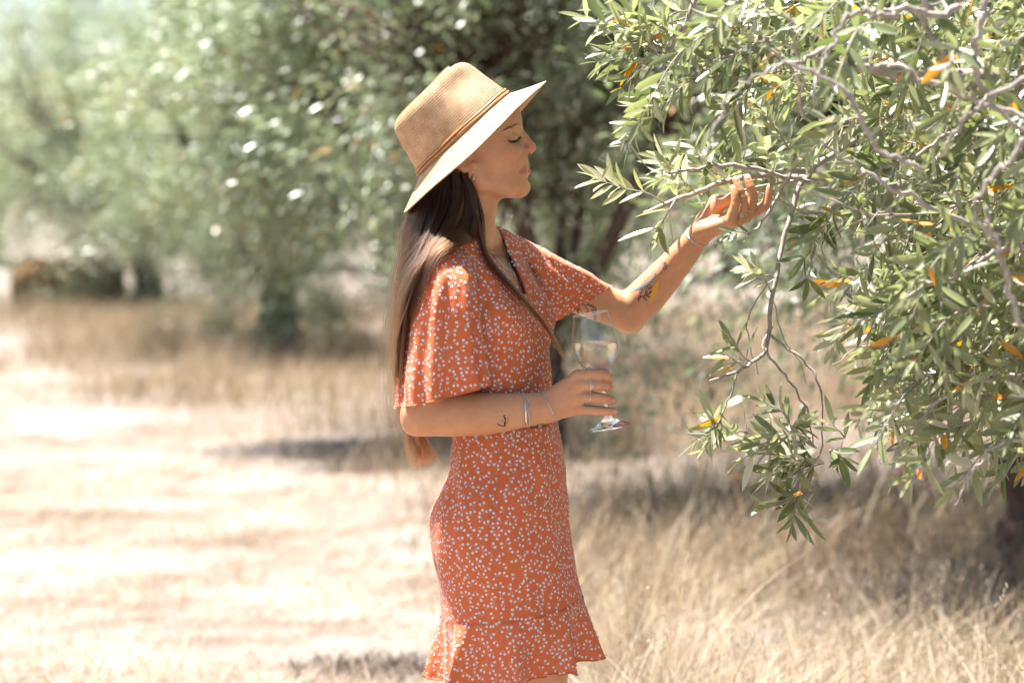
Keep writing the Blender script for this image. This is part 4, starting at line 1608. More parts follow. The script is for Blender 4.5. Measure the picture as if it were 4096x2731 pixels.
# ------------------------------------------------------------------ ground
def ground_material():
    m, nt, b, out = new_mat("dry_ground")
    L = nt.links
    tc = node(nt, "ShaderNodeTexCoord")
    n1 = node(nt, "ShaderNodeTexNoise"); n1.inputs["Scale"].default_value = 1.3; n1.inputs["Detail"].default_value = 8; n1.inputs["Roughness"].default_value = 0.65
    n2 = node(nt, "ShaderNodeTexNoise"); n2.inputs["Scale"].default_value = 26; n2.inputs["Detail"].default_value = 8; n2.inputs["Roughness"].default_value = 0.7
    for n in (n1, n2):
        L.new(tc.outputs["Object"], n.inputs["Vector"])
    c1 = ramp(nt, n1.outputs[0], [(0.34, (0.145, 0.102, 0.075)), (0.47, (0.24, 0.195, 0.165)), (0.62, (0.33, 0.29, 0.255))])
    c2 = ramp(nt, n2.outputs[0], [(0.30, (0.50, 0.42, 0.34)), (0.5, (0.95, 0.93, 0.9)), (0.7, (1.0, 1.0, 1.0))])
    mx = node(nt, "ShaderNodeMix", data_type='RGBA', blend_type='MULTIPLY'); mx.inputs["Factor"].default_value = 0.75
    L.new(c1, mx.inputs["A"]); L.new(c2, mx.inputs["B"])
    L.new(mx.outputs["Result"], b.inputs["Base Color"])
    b.inputs["Roughness"].default_value = 0.95
    b.inputs["Specular IOR Level"].default_value = 0.1
    bp = node(nt, "ShaderNodeBump"); bp.inputs["Strength"].default_value = 0.8; bp.inputs["Distance"].default_value = 0.03
    L.new(n2.outputs[0], bp.inputs["Height"]); L.new(bp.outputs[0], b.inputs["Normal"])
    return m


M["ground"] = ground_material()
gx = np.concatenate((-np.geomspace(800, 16, 22), np.linspace(-15, 15, 101), np.geomspace(16, 800, 22)))
gy = np.concatenate((np.linspace(-14, 3, 30), np.linspace(3.3, 36, 110), np.geomspace(37, 900, 26)))
XX, YY = np.meshgrid(gx, gy)


def ground_h(x, y):
    x, y = np.asarray(x, float), np.asarray(y, float)
    p = np.stack((x.ravel() * 0.45, y.ravel() * 0.45, np.zeros(x.size)), 1)
    n = value_noise(p, 70) * 0.05 + value_noise(p * 3.1, 71) * 0.018
    away = np.clip((np.hypot(x.ravel(), y.ravel()) - 1.2) / 2.0, 0, 1)
    return (n * away).reshape(x.shape)


V = np.stack((XX, YY, ground_h(XX, YY)), -1).reshape(-1, 3)
gme = MB().add(V, grid_faces(len(gy), len(gx), wrap=False)).build("ground", M["ground"])
tag(gme, "pale dry earth and flattened straw under the trees", "ground", kind="structure")


# low hills far behind the trees
hx = np.linspace(-420, 420, 120); hy = np.linspace(150, 420, 40)
HX, HY = np.meshgrid(hx, hy)
pn = np.stack((HX.ravel() * 0.012, HY.ravel() * 0.012, np.zeros(HX.size)), 1)
hz_ = (11 + 7 * value_noise(pn, 80) + 2.5 * value_noise(pn * 3.7, 81)).reshape(HX.shape) * np.sin(np.clip((HY - 150) / 150, 0, 1) * np.pi / 2) ** 1.2 - 0.5
M["hill"] = plain("dry_hill", (0.20, 0.145, 0.10), 0.95, noise=0.4, scale=0.08)
hl_ = MB().add(np.stack((HX, HY, hz_), -1).reshape(-1, 3), grid_faces(len(hy), len(hx), wrap=False)).build("hills", M["hill"])
tag(hl_, "low brown hills far behind the olive trees", "hills", kind="structure")


# ------------------------------------------------------------------ leaves
def leaf_template(n):
    """(m,3) template: x across (-1..1), y along (0..1), z fold; and quads"""
    if n <= 1:
        return np.array([(0, 0, 0), (-1, 0.45, 0.25), (0, 1, -0.25), (1, 0.45, 0.25)], float), np.array([(0, 2, 1), (0, 3, 2)])
    if n <= 2:
        v = np.array([(0, 0, 0), (-1, 0.45, 0.25), (0, 0.5, 0), (1, 0.45, 0.25), (0, 1, -0.3)], float)
        return v, np.array([(0, 2, 1), (0, 3, 2), (1, 2, 4), (2, 3, 4)])
    y = np.linspace(0, 1, n)
    w = np.sin(np.pi * np.clip(y * 0.94 + 0.04, 0, 1)) ** 0.75
    w[0] = 0.06; w[-1] = 0.02
    rows = []
    for yy, ww in zip(y, w):
        for sx in (-1, 0, 1):
            rows.append((sx * ww, yy, 0.28 * abs(sx) * ww - 0.75 * yy ** 2))
    v = np.array(rows)
    q = []
    for i in range(n - 1):
        a = 3 * i
        q += [(a, a + 1, a + 4, a + 3), (a + 1, a + 2, a + 5, a + 4)]
    return v, np.array(q)


def leaf_frames(base, dire, nrm):
    dire = dire / (np.linalg.norm(dire, axis=1)[:, None] + 1e-9)
    side = np.cross(dire, nrm); side /= np.linalg.norm(side, axis=1)[:, None] + 1e-9
    up = np.cross(side, dire)
    return side, dire, up


def leaves_mesh(name, base, dire, nrm, length, width, var, n, mat):
    tv, tf = leaf_template(n)
    s_, d_, u_ = leaf_frames(base, dire, nrm)
    V = base[:, None] + (tv[None, :, 0, None] * width[:, None, None]) * s_[:, None] + (tv[None, :, 1, None] * length[:, None, None]) * d_[:, None] \
        + (tv[None, :, 2, None] * width[:, None, None]) * u_[:, None]
    F = tf[None] + (np.arange(len(base)) * len(tv))[:, None, None]
    F = F.reshape(-1, tf.shape[1])
    me = mesh_arrays(name, V.reshape(-1, 3), F if tf.shape[1] == 4 else None, F if tf.shape[1] == 3 else None)
    face_attr(me, "var", np.repeat(var, len(tf)))
    me.materials.append(mat)
    return me


def unit(r, n):
    v = r.normal(size=(n, 3))
    return v / np.linalg.norm(v, axis=1)[:, None]


# ------------------------------------------------------------------ olive trees behind
def background_tree(label, X, Y, cx, cz, rx, ry, rz, nleaf, size, seed, trunk_r=0.13, hang=0.0, shade_leaves=0, brush=22):
    r = np.random.default_rng(seed)
    base = np.array((X, Y, float(ground_h(np.array([X]), np.array([Y]))[0]) - 0.05))
    tree = empty("olive_tree", tuple(base))
    tag(tree, label, "olive tree", "olive trees standing behind the woman")
    C = np.array((cx, Y, cz)); R = np.array((rx, ry, rz))
    fork = base + np.array(((cx - X) * 0.3, 0, max(0.55, (cz - rz) * 0.6 + 0.35)))
    p = spline([base, base + (fork - base) * 0.5 + np.array((0.06, 0.03, 0)), fork], 14)
    rad = trunk_r * (1.35 - 0.5 * np.linspace(0, 1, 14)) * (1 + 0.10 * r.normal(size=14))
    v, q, t = tube(p, rad, 12)
    v += 0.12 * trunk_r * value_noise(v * 14, seed)[:, None] * unit(r, 1)
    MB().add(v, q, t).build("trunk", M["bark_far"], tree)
    for k in range(6):
        a = k / 6 * 6.283 + r.uniform(-.4, .4)
        end = C + R * np.array((0.72 * math.cos(a), 0.72 * math.sin(a), r.uniform(-0.15, 0.6)))
        mid = (fork + end) / 2 + np.array((0.1 * r.normal(), 0.1 * r.normal(), 0.18))
        lp = spline([fork - (0, 0, 0.05), mid, end], 14)
        v, q, t = tube(lp, np.linspace(trunk_r * 0.42, trunk_r * 0.07, 14), 7)
        mb = MB().add(v, q, t)
        for j in range(brush):
            s0 = lp[r.integers(5, 13)]
            e = s0 + (unit(r, 1)[0] + (end - fork) * 0.35) * R.min() * 0.38
            bp = spline([s0, (s0 + e) / 2 + 0.05 * r.normal(size=3), e], 7)
            v, q, t = tube(bp, np.linspace(trunk_r * 0.13, trunk_r * 0.035, 7), 4)
            mb.add(v, q, t)
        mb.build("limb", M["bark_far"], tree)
    # crown: clumps of sprays, denser towards the outside
    nc = int(190 * (rx * rz) / 2.2)
    u = unit(r, nc)
    cc = C + u * R * (r.random(nc) ** 0.45)[:, None]
    low = cc[:, 2] < C[2] - 0.55 * rz
    cc[low, 2] -= hang * r.random(low.sum())
    cs = r.uniform(0.10, 0.26, nc) * (size / 0.065) ** 0.5
    per = r.multinomial(nleaf, (cs ** 2) / (cs ** 2).sum())
    ci = np.repeat(np.arange(nc), per)
    n = len(ci)
    tw = unit(r, nc) * 0.8 + u * 0.7 + np.array((-0.1, 0, -0.35))
    along = np.clip(r.normal(size=n), -1.7, 1.7)[:, None] * cs[ci][:, None] * tw[ci]
    pos = cc[ci] + along * 0.9 + np.clip(r.normal(size=(n, 3)), -1.6, 1.6) * cs[ci][:, None] * 0.55
    dr = tw[ci] * 0.8 + unit(r, n) * 0.75
    nr = unit(r, n) * 0.85 + np.array((-0.15, -0.3, 0.7))
    ln = r.uniform(0.65, 1.2, n) * size
    var = np.clip(r.beta(2, 2.2, n) * 0.9 + (r.random(n) < 0.015) * 1.0, 0, 1)
    if shade_leaves:                     # extra upper leaves, added out of view to shade the crown below
        u2 = unit(r, shade_leaves); u2[:, 2] = np.abs(u2[:, 2])
        p2 = C + u2 * R * (r.random(shade_leaves) ** 0.3)[:, None] + (0, 0, 0.1)
        pos = np.concatenate((pos, p2)); dr = np.concatenate((dr, unit(r, shade_leaves) + u2 * 0.6)); nr = np.concatenate((nr, unit(r, shade_leaves) * 0.8 + (0, 0, 0.75)))
        ln = np.concatenate((ln, r.uniform(0.8, 1.3, shade_leaves) * size * 1.5)); var = np.concatenate((var, r.beta(2, 2.2, shade_leaves) * 0.9)); n += shade_leaves
    me = leaves_mesh("crown", pos, dr, nr, ln, ln * r.uniform(0.10, 0.15, n), var, 2 if Y < 8 else 1, M["leaf_far"])
    cr = obj("crown", me, tree)
    return tree


def wx(px, D):
    return (px - 2048) / FOCAL * D


background_tree("olive tree right behind the woman, its dark crown filling the top middle", wx(2040, 10.8), 6.3, wx(2600, 10.8), 2.24, 1.45, 1.2, 1.5, 44000, 0.061, 101, 0.08, 0.35, 9000, 260)
background_tree("low sunlit olive tree seen past the woman's chin and shoulder", wx(2330, 17), 12.5, wx(2330, 17), 1.5, 1.25, 1.1, 0.85, 34000, 0.064, 109, 0.09, 0.1)
background_tree("sunlit olive tree with hanging foliage at mid distance, dark trunk showing below", wx(1060, 20), 15.5, wx(1220, 20), 1.70, 1.75, 1.5, 1.45, 76000, 0.064, 102, 0.17, 0.30)
background_tree("pale blurred olive tree whose crown reaches over the brown hay bale", wx(575, 26.5), 22.0, wx(560, 26.5), 1.75, 2.15, 1.8, 1.95, 76000, 0.070, 103, 0.17, 0.30)
background_tree("distant olive tree seen between the woman's reaching arm and the near branches", wx(2940, 36), 31.5, wx(2800, 36), 2.9, 3.0, 2.2, 2.3, 26000, 0.13, 104, 0.2, 0.1)
background_tree("farthest olive tree low behind the hay bale", wx(-60, 42), 37.5, wx(-60, 42), 2.0, 2.3, 2.0, 1.5, 17000, 0.14, 105, 0.2, 0.1)
background_tree("distant olive tree behind the woman's back", wx(1560, 40), 35.5, wx(1560, 40), 2.8, 3.4, 2.2, 2.2, 24000, 0.14, 106, 0.2, 0.1)
background_tree("olive tree with silvery crown just beyond the woman's hat", wx(1860, 13.5), 9.0, wx(1420, 13.5), 2.05, 1.15, 1.0, 1.0, 50000, 0.058, 107, 0.09, 0.1)
background_tree("dark olive tree half hidden behind the near branches at the picture's edge", wx(4150, 8.4), 3.9, wx(3850, 8.4), 1.95, 1.05, 0.9, 1.15, 26000, 0.064, 108, 0.12, 0.05, 4000, 60)

# ------------------------------------------------------------------ hay bale
hp = ground_at(275, 1255)
M["hay"] = plain("weathered_hay", (0.19, 0.088, 0.032), 0.95, noise=0.5, scale=9, bump=0.8)
r = np.random.default_rng(3)
hb = empty("hay_bale", (hp[0], hp[1], 0))
tag(hb, "weathered brown round hay bale under the trees at the far edge of the field", "hay bale")
RB, LB = 0.31, 0.56
xs = np.concatenate((np.linspace(-LB, LB, 40),))
th = np.arange(64) * 2 * np.pi / 64
rows = []
for x in xs:
    rr = RB * (1 - 0.10 * (abs(x) / LB) ** 8) + 0.012 * np.sin(7 * th + 9 * x) + 0.012 * r.normal(size=64) + 0.012 * math.cos(x * 42)
    rows.append(np.stack((hp[0] + x + 0.012 * r.normal(size=64), hp[1] + rr * np.cos(th), 0.28 + rr * np.sin(th)), 1))
G = np.array(rows)
MB().add(G.reshape(-1, 3), grid_faces(len(G), 64)).build("roll", M["hay"], hb)
for sx in (-1, 1):
    rows = []
    for rr in np.linspace(0.02, 1, 16):
        rows.append(np.stack((np.full(64, hp[0] + sx * (LB + 0.02 * math.cos(rr * 40))) + 0.008 * r.normal(size=64), hp[1] + RB * 0.92 * rr * np.cos(th), 0.28 + RB * 0.92 * rr * np.sin(th)), 1))
    G = np.array(rows)
    MB().add(G.reshape(-1, 3), grid_faces(16, 64)).build("end_face", M["hay"], hb)
mb = MB()
for k in range(700):
    a = r.random() * 6.283; x = r.uniform(-LB, LB)
    c = np.array((hp[0] + x, hp[1] + RB * math.cos(a), 0.28 + RB * math.sin(a)))
    d = np.array((r.normal() * 0.4, math.cos(a), math.sin(a))) * r.uniform(0.02, 0.07)
    v, q, t = tube([c, c + d * 0.6, c + d + (0, 0, -0.01)], 0.003, 3)
    mb.add(v, q, t)
tag(mb.build("loose_straw", M["hay"], hb), kind="stuff")

# ------------------------------------------------------------------ the olive tree she reaches into
r = np.random.default_rng(42)
near_tree = empty("olive_tree", (1.62, 0.35, -0.03))
tag(near_tree, "olive tree close by with silvery leaves and bare grey branches, some leaves turned orange", "olive tree")
CC, CR = np.array((1.37, 0.08, 1.66)), np.array((1.10, 0.95, 0.92))
trunk_p = spline([(1.62, 0.35, -0.05), (1.60, 0.33, 0.45), (1.64, 0.30, 0.85), (1.55, 0.25, 1.25), (1.50, 0.2, 1.6)], 24)
v, q, t = tube(trunk_p, np.interp(np.linspace(0, 1, 24), (0, 0.15, 1), (0.19, 0.13, 0.075)) * (1 + 0.07 * r.normal(size=24)), 16)
v += 0.012 * value_noise(v * 16, 9)[:, None] * np.array((1, 1, 0.2))
MB().add(v, q, t).build("trunk", M["bark"], near_tree)

branches = []


def branch(pts, r0, r1, knots=0.12, sides=8, mat="bark", name="branch", n=None):
    p = spline(pts, n or max(10, 5 * len(pts)))
    k = len(p)
    p = p + 0.003 * np.stack([value_noise(np.stack((np.arange(k) * 0.5, np.full(k, a * 9.1), np.full(k, r.random() * 99)), 1), 5) for a in range(3)], 1)
    if mat == "bark" and r0 < 0.02:
        p = p + 0.0028 * r.normal(size=p.shape) * np.minimum(1, np.arange(k) / 3)[:, None]
        r0, r1 = r0 * 0.72, r1 * 0.72
    rad = np.linspace(r0, r1, k) * (1 + knots * np.abs(r.normal(size=k)))
    v, q, t = tube(p, rad, sides)
    MB().add(v, q, t).build(name, M[mat], near_tree)
    branches.append(p)
    return p


def B(pts, d0, d1):
    """picture points with a depth running from d0 to d1 (metres)"""
    k = len(pts)
    return [P(x, y, d0 + (d1 - d0) * i / (k - 1)) for i, (x, y) in enumerate(pts)]


# bare grey branches crossing the crown (seen at the upper right)
branch(B([(4300, 230), (4096, 321), (3954, 398), (3880, 460), (3816, 536), (3760, 620)], -0.87, -0.72), 0.0058, 0.0030)
branch(B([(3960, -60), (3923, 107), (3898, 253), (3961, 398), (4061, 505), (4180, 600)], -0.77, -0.72), 0.0064, 0.0043)
branch(B([(3690, -80), (3701, 46), (3716, 138), (3785, 214), (3800, 280)], -0.72, -0.67), 0.0072, 0.0034)
branch(B([(3471, 268), (3586, 264), (3701, 321), (3854, 383), (3990, 440), (4180, 500)], -0.70, -0.72), 0.0038, 0.0055)
branch(B([(3058, 145), (3089, 207), (3165, 253), (3280, 207), (3380, 153), (3471, 84), (3548, 38), (3739, 23), (3950, -40), (4200, -60)], -0.54, -0.42), 0.0030, 0.0093)
branch(B([(2798, 643), (2859, 536), (2920, 383), (3012, 321), (3127, 260), (3242, 283), (3380, 367), (3464, 520), (3556, 612), (3700, 690)], -0.84, -0.77), 0.0019, 0.0055)
branch(B([(3280, 560), (3380, 640), (3480, 700), (3640, 790), (3800, 860), (4000, 930)], -0.62, -0.52), 0.0026, 0.0059)
branch(B([(4090, 560), (4030, 660), (3960, 720), (3900, 840), (3940, 960)], -0.92, -0.87), 0.0055, 0.0026)
branch(B([(4150, 250), (3990, 330), (3830, 500), (3640, 640)], -0.32, -0.27), 0.0068, 0.0034)
branch(B([(4120, 980), (3980, 1010), (3850, 1100), (3700, 1140), (3560, 1260)], -0.57, -0.52), 0.0059, 0.0026)
branch(B([(3940, 830), (3960, 900), (4000, 1020), (4040, 1150), (4080, 1300)], -0.97, -0.92), 0.0034, 0.0051)
branch(B([(4096, 1500), (3900, 1520), (3720, 1640), (3600, 1800), (3560, 1880)], -0.37, -0.32), 0.0051, 0.0021)
branch(B([(4200, 1750), (4000, 1780), (3880, 1900), (3820, 2020)], -0.52, -0.47), 0.0051, 0.0021)
branch(B([(3440, 40), (3360, 120), (3330, 190), (3270, 300), (3260, 420)], -0.77, -0.77), 0.0051, 0.0026)
branch(B([(3840, 30), (3740, 60), (3640, 30), (3540, 60), (3440, 40)], -0.72, -0.77), 0.0076, 0.0051)
# limbs that carry the crown
for k in range(9):
    a = k / 9 * 6.283 + 0.3
    end = CC + CR * np.array((0.75 * math.cos(a), 0.7 * math.sin(a), r.uniform(-0.25, 0.6)))
    s0 = trunk_p[r.integers(14, 23)]
    branch([s0, (s0 + end) / 2 + (0.05 * r.normal(), 0.05 * r.normal(), 0.14), end, end + (end - s0) * 0.22 + (0, 0, -0.06)], 0.040, 0.0028, 0.06, 10, n=22)

SUNV = np.array(SUN_DIR)
LIT = np.array([P(2600, 1160, 0.22), P(2700, 1060, 0.18), P(2790, 950, 0.14), P(2860, 880, 0.12), P(2930, 830, 0.11), P(2980, 780, 0.13), P(3050, 800, 0.16), P(2480, 1200, 0.25)])


def blocks_sun(a, b, reach=0.075):
    """does a spray stand between the sun and the reaching arm?"""
    for q in (a, (a + b) / 2, b):
        w = q - LIT
        t = w @ SUNV
        dd = np.linalg.norm(w - t[:, None] * SUNV, axis=1)
        if ((t > 0.02) & (dd < reach)).any():
            return True
    return False


LB_, LD_, LN_, LL_, LV_ = [], [], [], [], []
twigs = MB()


def spray(pts, lmin=0.048, lmax=0.074, gap=0.017, rad=0.0016, start=0.1, seed_var=None, draw=True, ang=(32, 62), tip=True, dens=0.93, own=False):
    """A twig with opposite pairs of narrow leaves."""
    L = np.linalg.norm(np.diff(np.asarray(pts), axis=0), axis=1).sum()
    n = max(4, int(L / gap) + 1)
    p = spline(pts, n)
    T, N, Bn = frames(p)
    ph = r.random() * 6.28
    vb = r.beta(2, 2.2) * 0.75 if seed_var is None else seed_var
    if draw:
        v, q, t = tube(p, np.linspace(rad, rad * 0.35, n), 5)
        if own:
            MB().add(v, q, t).build("twig", M["twig"], near_tree)
        else:
            twigs.add(v, q, t)
    for i in range(int(start * n), n):
        for s_ in (0, math.pi):
            if r.random() > dens:
                continue
            a = ph + s_ + (i % 2) * 1.5708 + r.normal() * 0.25
            rad_d = N[i] * math.cos(a) + Bn[i] * math.sin(a)
            th = math.radians(r.uniform(*ang))
            d = T[i] * math.cos(th) + rad_d * math.sin(th)
            nn = T[i] * math.sin(th) - rad_d * math.cos(th)
            nn = nn * 0.7 + np.array((-0.15, -0.25, 0.6)) + 0.4 * r.normal(size=3)
            f = (i + 1) / n
            LB_.append(p[i] + rad_d * rad * 0.5); LD_.append(d); LN_.append(nn)
            LL_.append(r.uniform(lmin, lmax) * (1.0 if f < 0.8 else 1.15 - 0.45 * (f - 0.8) / 0.2))
            LV_.append(r.uniform(0.94, 1.0) if (r.random() < 0.026 and seed_var is None) else np.clip(vb + r.normal() * 0.15, 0, 0.92))
    if tip:
        LB_.append(p[-1]); LD_.append(T[-1]); LN_.append(np.array((0, -0.3, 0.8)) + 0.3 * r.normal(size=3))
        LL_.append(r.uniform(lmin, lmax) * 0.8); LV_.append(vb)


# twigs round the hand
spray(B([(2660, 817), (2589, 773), (2507, 757), (2440, 735), (2385, 712)], 0.10, 0.02), rad=0.0019, start=0.28, gap=0.015, own=True, seed_var=0.62, lmin=0.05, lmax=0.072)
branch(B([(2578, 858), (2660, 819), (2750, 783), (2834, 748), (2950, 720), (3100, 690), (3260, 680)], 0.10, 0.24), 0.0040, 0.0058, 0.06, 7, "twig", "twig")
spray(B([(2700, 800), (2672, 850), (2640, 905), (2632, 925)], 0.11, 0.08), start=0.3, own=True, seed_var=0.5)
spray(B([(2780, 770), (2740, 730), (2700, 690), (2672, 668)], 0.12, 0.05), start=0.2, seed_var=0.5)
branch(B([(2675, 692), (2772, 682), (2839, 662), (2966, 666), (3119, 702), (3240, 730)], 0.02, 0.10), 0.0022, 0.0045, 0.1, 7, "twig", "twig")
branch(B([(2992, 949), (3048, 886), (3099, 814), (3135, 743), (3180, 640)], 0.02, 0.06), 0.0026, 0.0036, 0.06, 7, "twig", "twig")
spray(B([(3000, 940), (2960, 925), (2925, 938)], 0.02, 0.0), start=0.2, lmax=0.05, lmin=0.03)
branch(B([(2868, 800), (2900, 785), (2960, 762), (3080, 742), (3200, 720)], 0.10, 0.19), 0.0013, 0.003, 0.1, 6, "twig", "twig")
for (x0, y0, x1, y1) in ((2820, 690, 2760, 560), (2880, 672, 2850, 590), (2960, 668, 2985, 560), (2760, 682, 2690, 700), (2720, 688, 2640, 630), (2850, 745, 2890, 690), (2700, 690, 2625, 720),
                         (3050, 690, 3070, 600), (2900, 735, 2920, 660), (3040, 700, 3040, 640), (3100, 800, 3060, 720), (3060, 740, 3105, 660)):
    spray(B([(x0, y0), ((x0 + x1) / 2 + 8, (y0 + y1) / 2), (x1, y1)], r.uniform(0.19, 0.34), r.uniform(0.19, 0.34)), start=0.15, gap=0.016, seed_var=r.uniform(0.2, 0.7))
# hanging twigs below the hand
branch(B([(3420, 560), (3330, 620), (3240, 690), (3180, 790), (3150, 900), (3118, 1033), (3092, 1166), (3075, 1331), (3068, 1408)], 0.22, 0.05), 0.0056, 0.0036, 0.12, 7, "twig", "twig")
branch(B([(3068, 1408), (3010, 1450), (2952, 1486), (2900, 1505), (2842, 1520)], 0.05, 0.0), 0.0034, 0.0018, 0.14, 7, "twig", "twig")
branch(B([(2952, 1486), (2919, 1585), (2895, 1640), (2870, 1705), (2842, 1800)], 0.02, 0.0), 0.0017, 0.0009, 0.08, 6, "twig", "twig")
branch(B([(3068, 1408), (3110, 1465), (3151, 1519), (3217, 1618), (3245, 1707), (3255, 1790)], 0.05, 0.04), 0.0026, 0.0012, 0.08, 6, "twig", "twig")
branch(B([(3088, 1340), (3150, 1392), (3217, 1442), (3272, 1530), (3289, 1684), (3283, 1817), (3189, 1938), (3180, 2010), (3178, 2082)], 0.06, 0.0), 0.0026, 0.0009, 0.08, 6, "twig", "twig")
branch(B([(3100, 1110), (3029, 1188), (2994, 1276), (2990, 1330), (3018, 1442), (3034, 1495)], 0.10, 0.06), 0.0014, 0.0008, 0.08, 6, "twig", "twig")
branch(B([(3086, 1310), (3060, 1350), (3050, 1385), (3056, 1400)], 0.05, 0.02), 0.0020, 0.0010, 0.2, 6, "twig", "twig")
branch(B([(3086, 1180), (3130, 1340), (3200, 1450), (3225, 1530)], 0.07, 0.06), 0.0012, 0.0007, 0.08, 6, "twig", "twig")
spray(B([(3010, 1450), (2975, 1430), (2950, 1395), (2925, 1362)], 0.02, -0.02), start=0.35, lmin=0.045, own=True)
spray(B([(2975, 1470), (2940, 1440), (2900, 1430)], 0.02, 0.0), start=0.4, lmin=0.035)
spray(B([(2875, 1690), (2855, 1730), (2840, 1765), (2820, 1790)], 0.0, -0.02), start=0.1, lmin=0.035, lmax=0.055, own=True, seed_var=0.6)
spray(B([(2885, 1670), (2862, 1700), (2850, 1680)], 0.0, -0.02), start=0.2, lmin=0.04)
spray(B([(2862, 1720), (2820, 1745), (2800, 1750)], 0.0, 0.02), start=0.2, lmin=0.04)
for k in range(22):
    a = r.uniform(0, 6.283)
    c = np.array((3190 + 90 * r.normal() * 0.7, 1790 + 70 * r.normal() * 0.8))
    e = c + np.array((-70 + 50 * r.normal(), 20 + 50 * r.normal()))
    d = r.uniform(-0.06, 0.08)
    spray(B([tuple(c), tuple((c + e) / 2 + (0, -10)), tuple(e)], d, d + 0.03 * r.normal()), start=0.1, gap=0.019)
spray(B([(3185, 1960), (3180, 2010), (3178, 2060), (3170, 2090)], 0.0, -0.02), start=0.05, gap=0.022, lmin=0.045, own=True, seed_var=0.15)
spray(B([(3182, 2000), (3215, 2050), (3240, 2080)], 0.0, 0.02), start=0.5, gap=0.03, own=True)
spray(B([(3085, 1170), (3060, 1120), (3030, 1080)], 0.09, 0.05), start=0.3, lmin=0.05, own=True, seed_var=0.8)
spray(B([(3100, 1110), (3060, 1100), (3000, 1090)], 0.09, 0.05), start=0.5, lmin=0.05)
# upper left spray that hangs free of the crown
up = branch(B([(2800, -40), (2740, 90), (2690, 180), (2660, 260), (2610, 340)], -0.08, -0.12), 0.0048, 0.0020, 0.1, 7, "twig", "twig")
for k in range(12):
    s0 = up[r.integers(3, len(up))]
    e = s0 + np.array((-0.11 + 0.04 * r.normal(), 0.05 * r.normal(), -0.035 + 0.05 * r.normal()))
    spray([s0, (s0 + e) / 2 + (0, 0, 0.012), e], start=0.2, gap=0.019)
n_hero = len(LB_)
# crown: sprays growing outwards over the whole volume
# bare thin twigs tangled through the crown
for k in range(150):
    u = unit(r, 1)[0]
    c = CC + CR * u * r.uniform(0.5, 0.95)
    if c[0] > 1.5 or c[2] < 1.0 or c[2] > 2.0 or c[1] > 0.45:
        continue
    dr = unit(r, 1)[0] + np.array((-0.3, -0.1, 0.0))
    L = r.uniform(0.18, 0.42)
    pts = [c, c + dr * L * 0.35 + 0.02 * r.normal(size=3), c + dr * L * 0.7 + 0.03 * r.normal(size=3), c + dr * L + 0.03 * r.normal(size=3)]
    pj, _ = project(np.array(pts))
    if min(q_[2] for q_ in pts) < 1.0 or ((pj[:, 0] < 3150) & (pj[:, 1] > 600)).any() or (pj[:, 0] < 2600).any():
        continue
    p = spline(pts, 16) + 0.003 * r.normal(size=(16, 3))
    rr = r.uniform(0.0012, 0.0032)
    v, q, t = tube(p, np.linspace(rr, rr * 0.5, 16), 5)
    twigs.add(v, q, t)
    for j in range(3):
        s0 = p[r.integers(3, 14)]
        e = s0 + (unit(r, 1)[0] + dr * 0.6) * r.uniform(0.05, 0.12)
        v, q, t = tube(spline([s0, (s0 + e) / 2 + 0.008 * r.normal(size=3), e], 6), np.linspace(rr * 0.55, rr * 0.25, 6), 4)
        twigs.add(v, q, t)
nsp = 0
while nsp < 640:
    u = unit(r, 1)[0]
    rad = r.random() ** 0.33
    c = CC + CR * u * rad * 1.0
    if nsp % 5 == 4:
        c = np.array((1.22, 0.10, 1.17)) + np.array((0.58, 0.7, 0.30)) * u * rad
    if c[0] > 1.62 or c[2] > 2.75 or c[2] < 0.95:
        continue
    if rad < 0.35:
        continue
    # hollows that let the light through
    if value_noise(c[None] * 3.3, 91)[0] < -0.42 and rad < 0.93:
        continue
    if c[2] > 1.9 and r.random() < 0.85:
        continue
    if c[1] > 0.45 and r.random() < 0.5:
        continue
    if c[1] < -0.42 and r.random() < 0.42:
        continue
    dr = u * 0.9 + np.array((-0.35, -0.1, -0.15)) + 0.55 * r.normal(size=3)
    dr /= np.linalg.norm(dr)
    L = r.uniform(0.12, 0.27)
    e = c + dr * L + np.array((0, 0, -0.25 * L))
    pj, _ = project(np.array((c, (c + e) / 2, e)))
    if e[2] < 0.86 + 0.05 * math.sin(e[0] * 9):
        continue
    if ((pj[:, 0] > 2450) & (pj[:, 0] < 3130) & (pj[:, 1] > 640) & (pj[:, 1] < 1450)).any() and min(c[1], e[1]) < 0.19:
        continue
    if ((pj[:, 1] > 950) & (pj[:, 0] < 3060 + (pj[:, 1] - 950) * 0.5)).any():
        continue
    if blocks_sun(c, e) and r.random() < 0.9:
        continue
    if (pj[:, 0] < 2440 + 0.12 * np.abs(pj[:, 1] - 400)).any():
        continue
    spray([c, c + dr * L * 0.55 + (0, 0, 0.01), e], start=0.08, gap=r.uniform(0.016, 0.021), rad=r.uniform(0.0013, 0.0024))
    nsp += 1
tag(twigs.build("twigs", M["twig"], near_tree), kind="stuff")
base, dire, nrm, length, var = np.array(LB_), np.array(LD_), np.array(LN_), np.array(LL_), np.array(LV_)
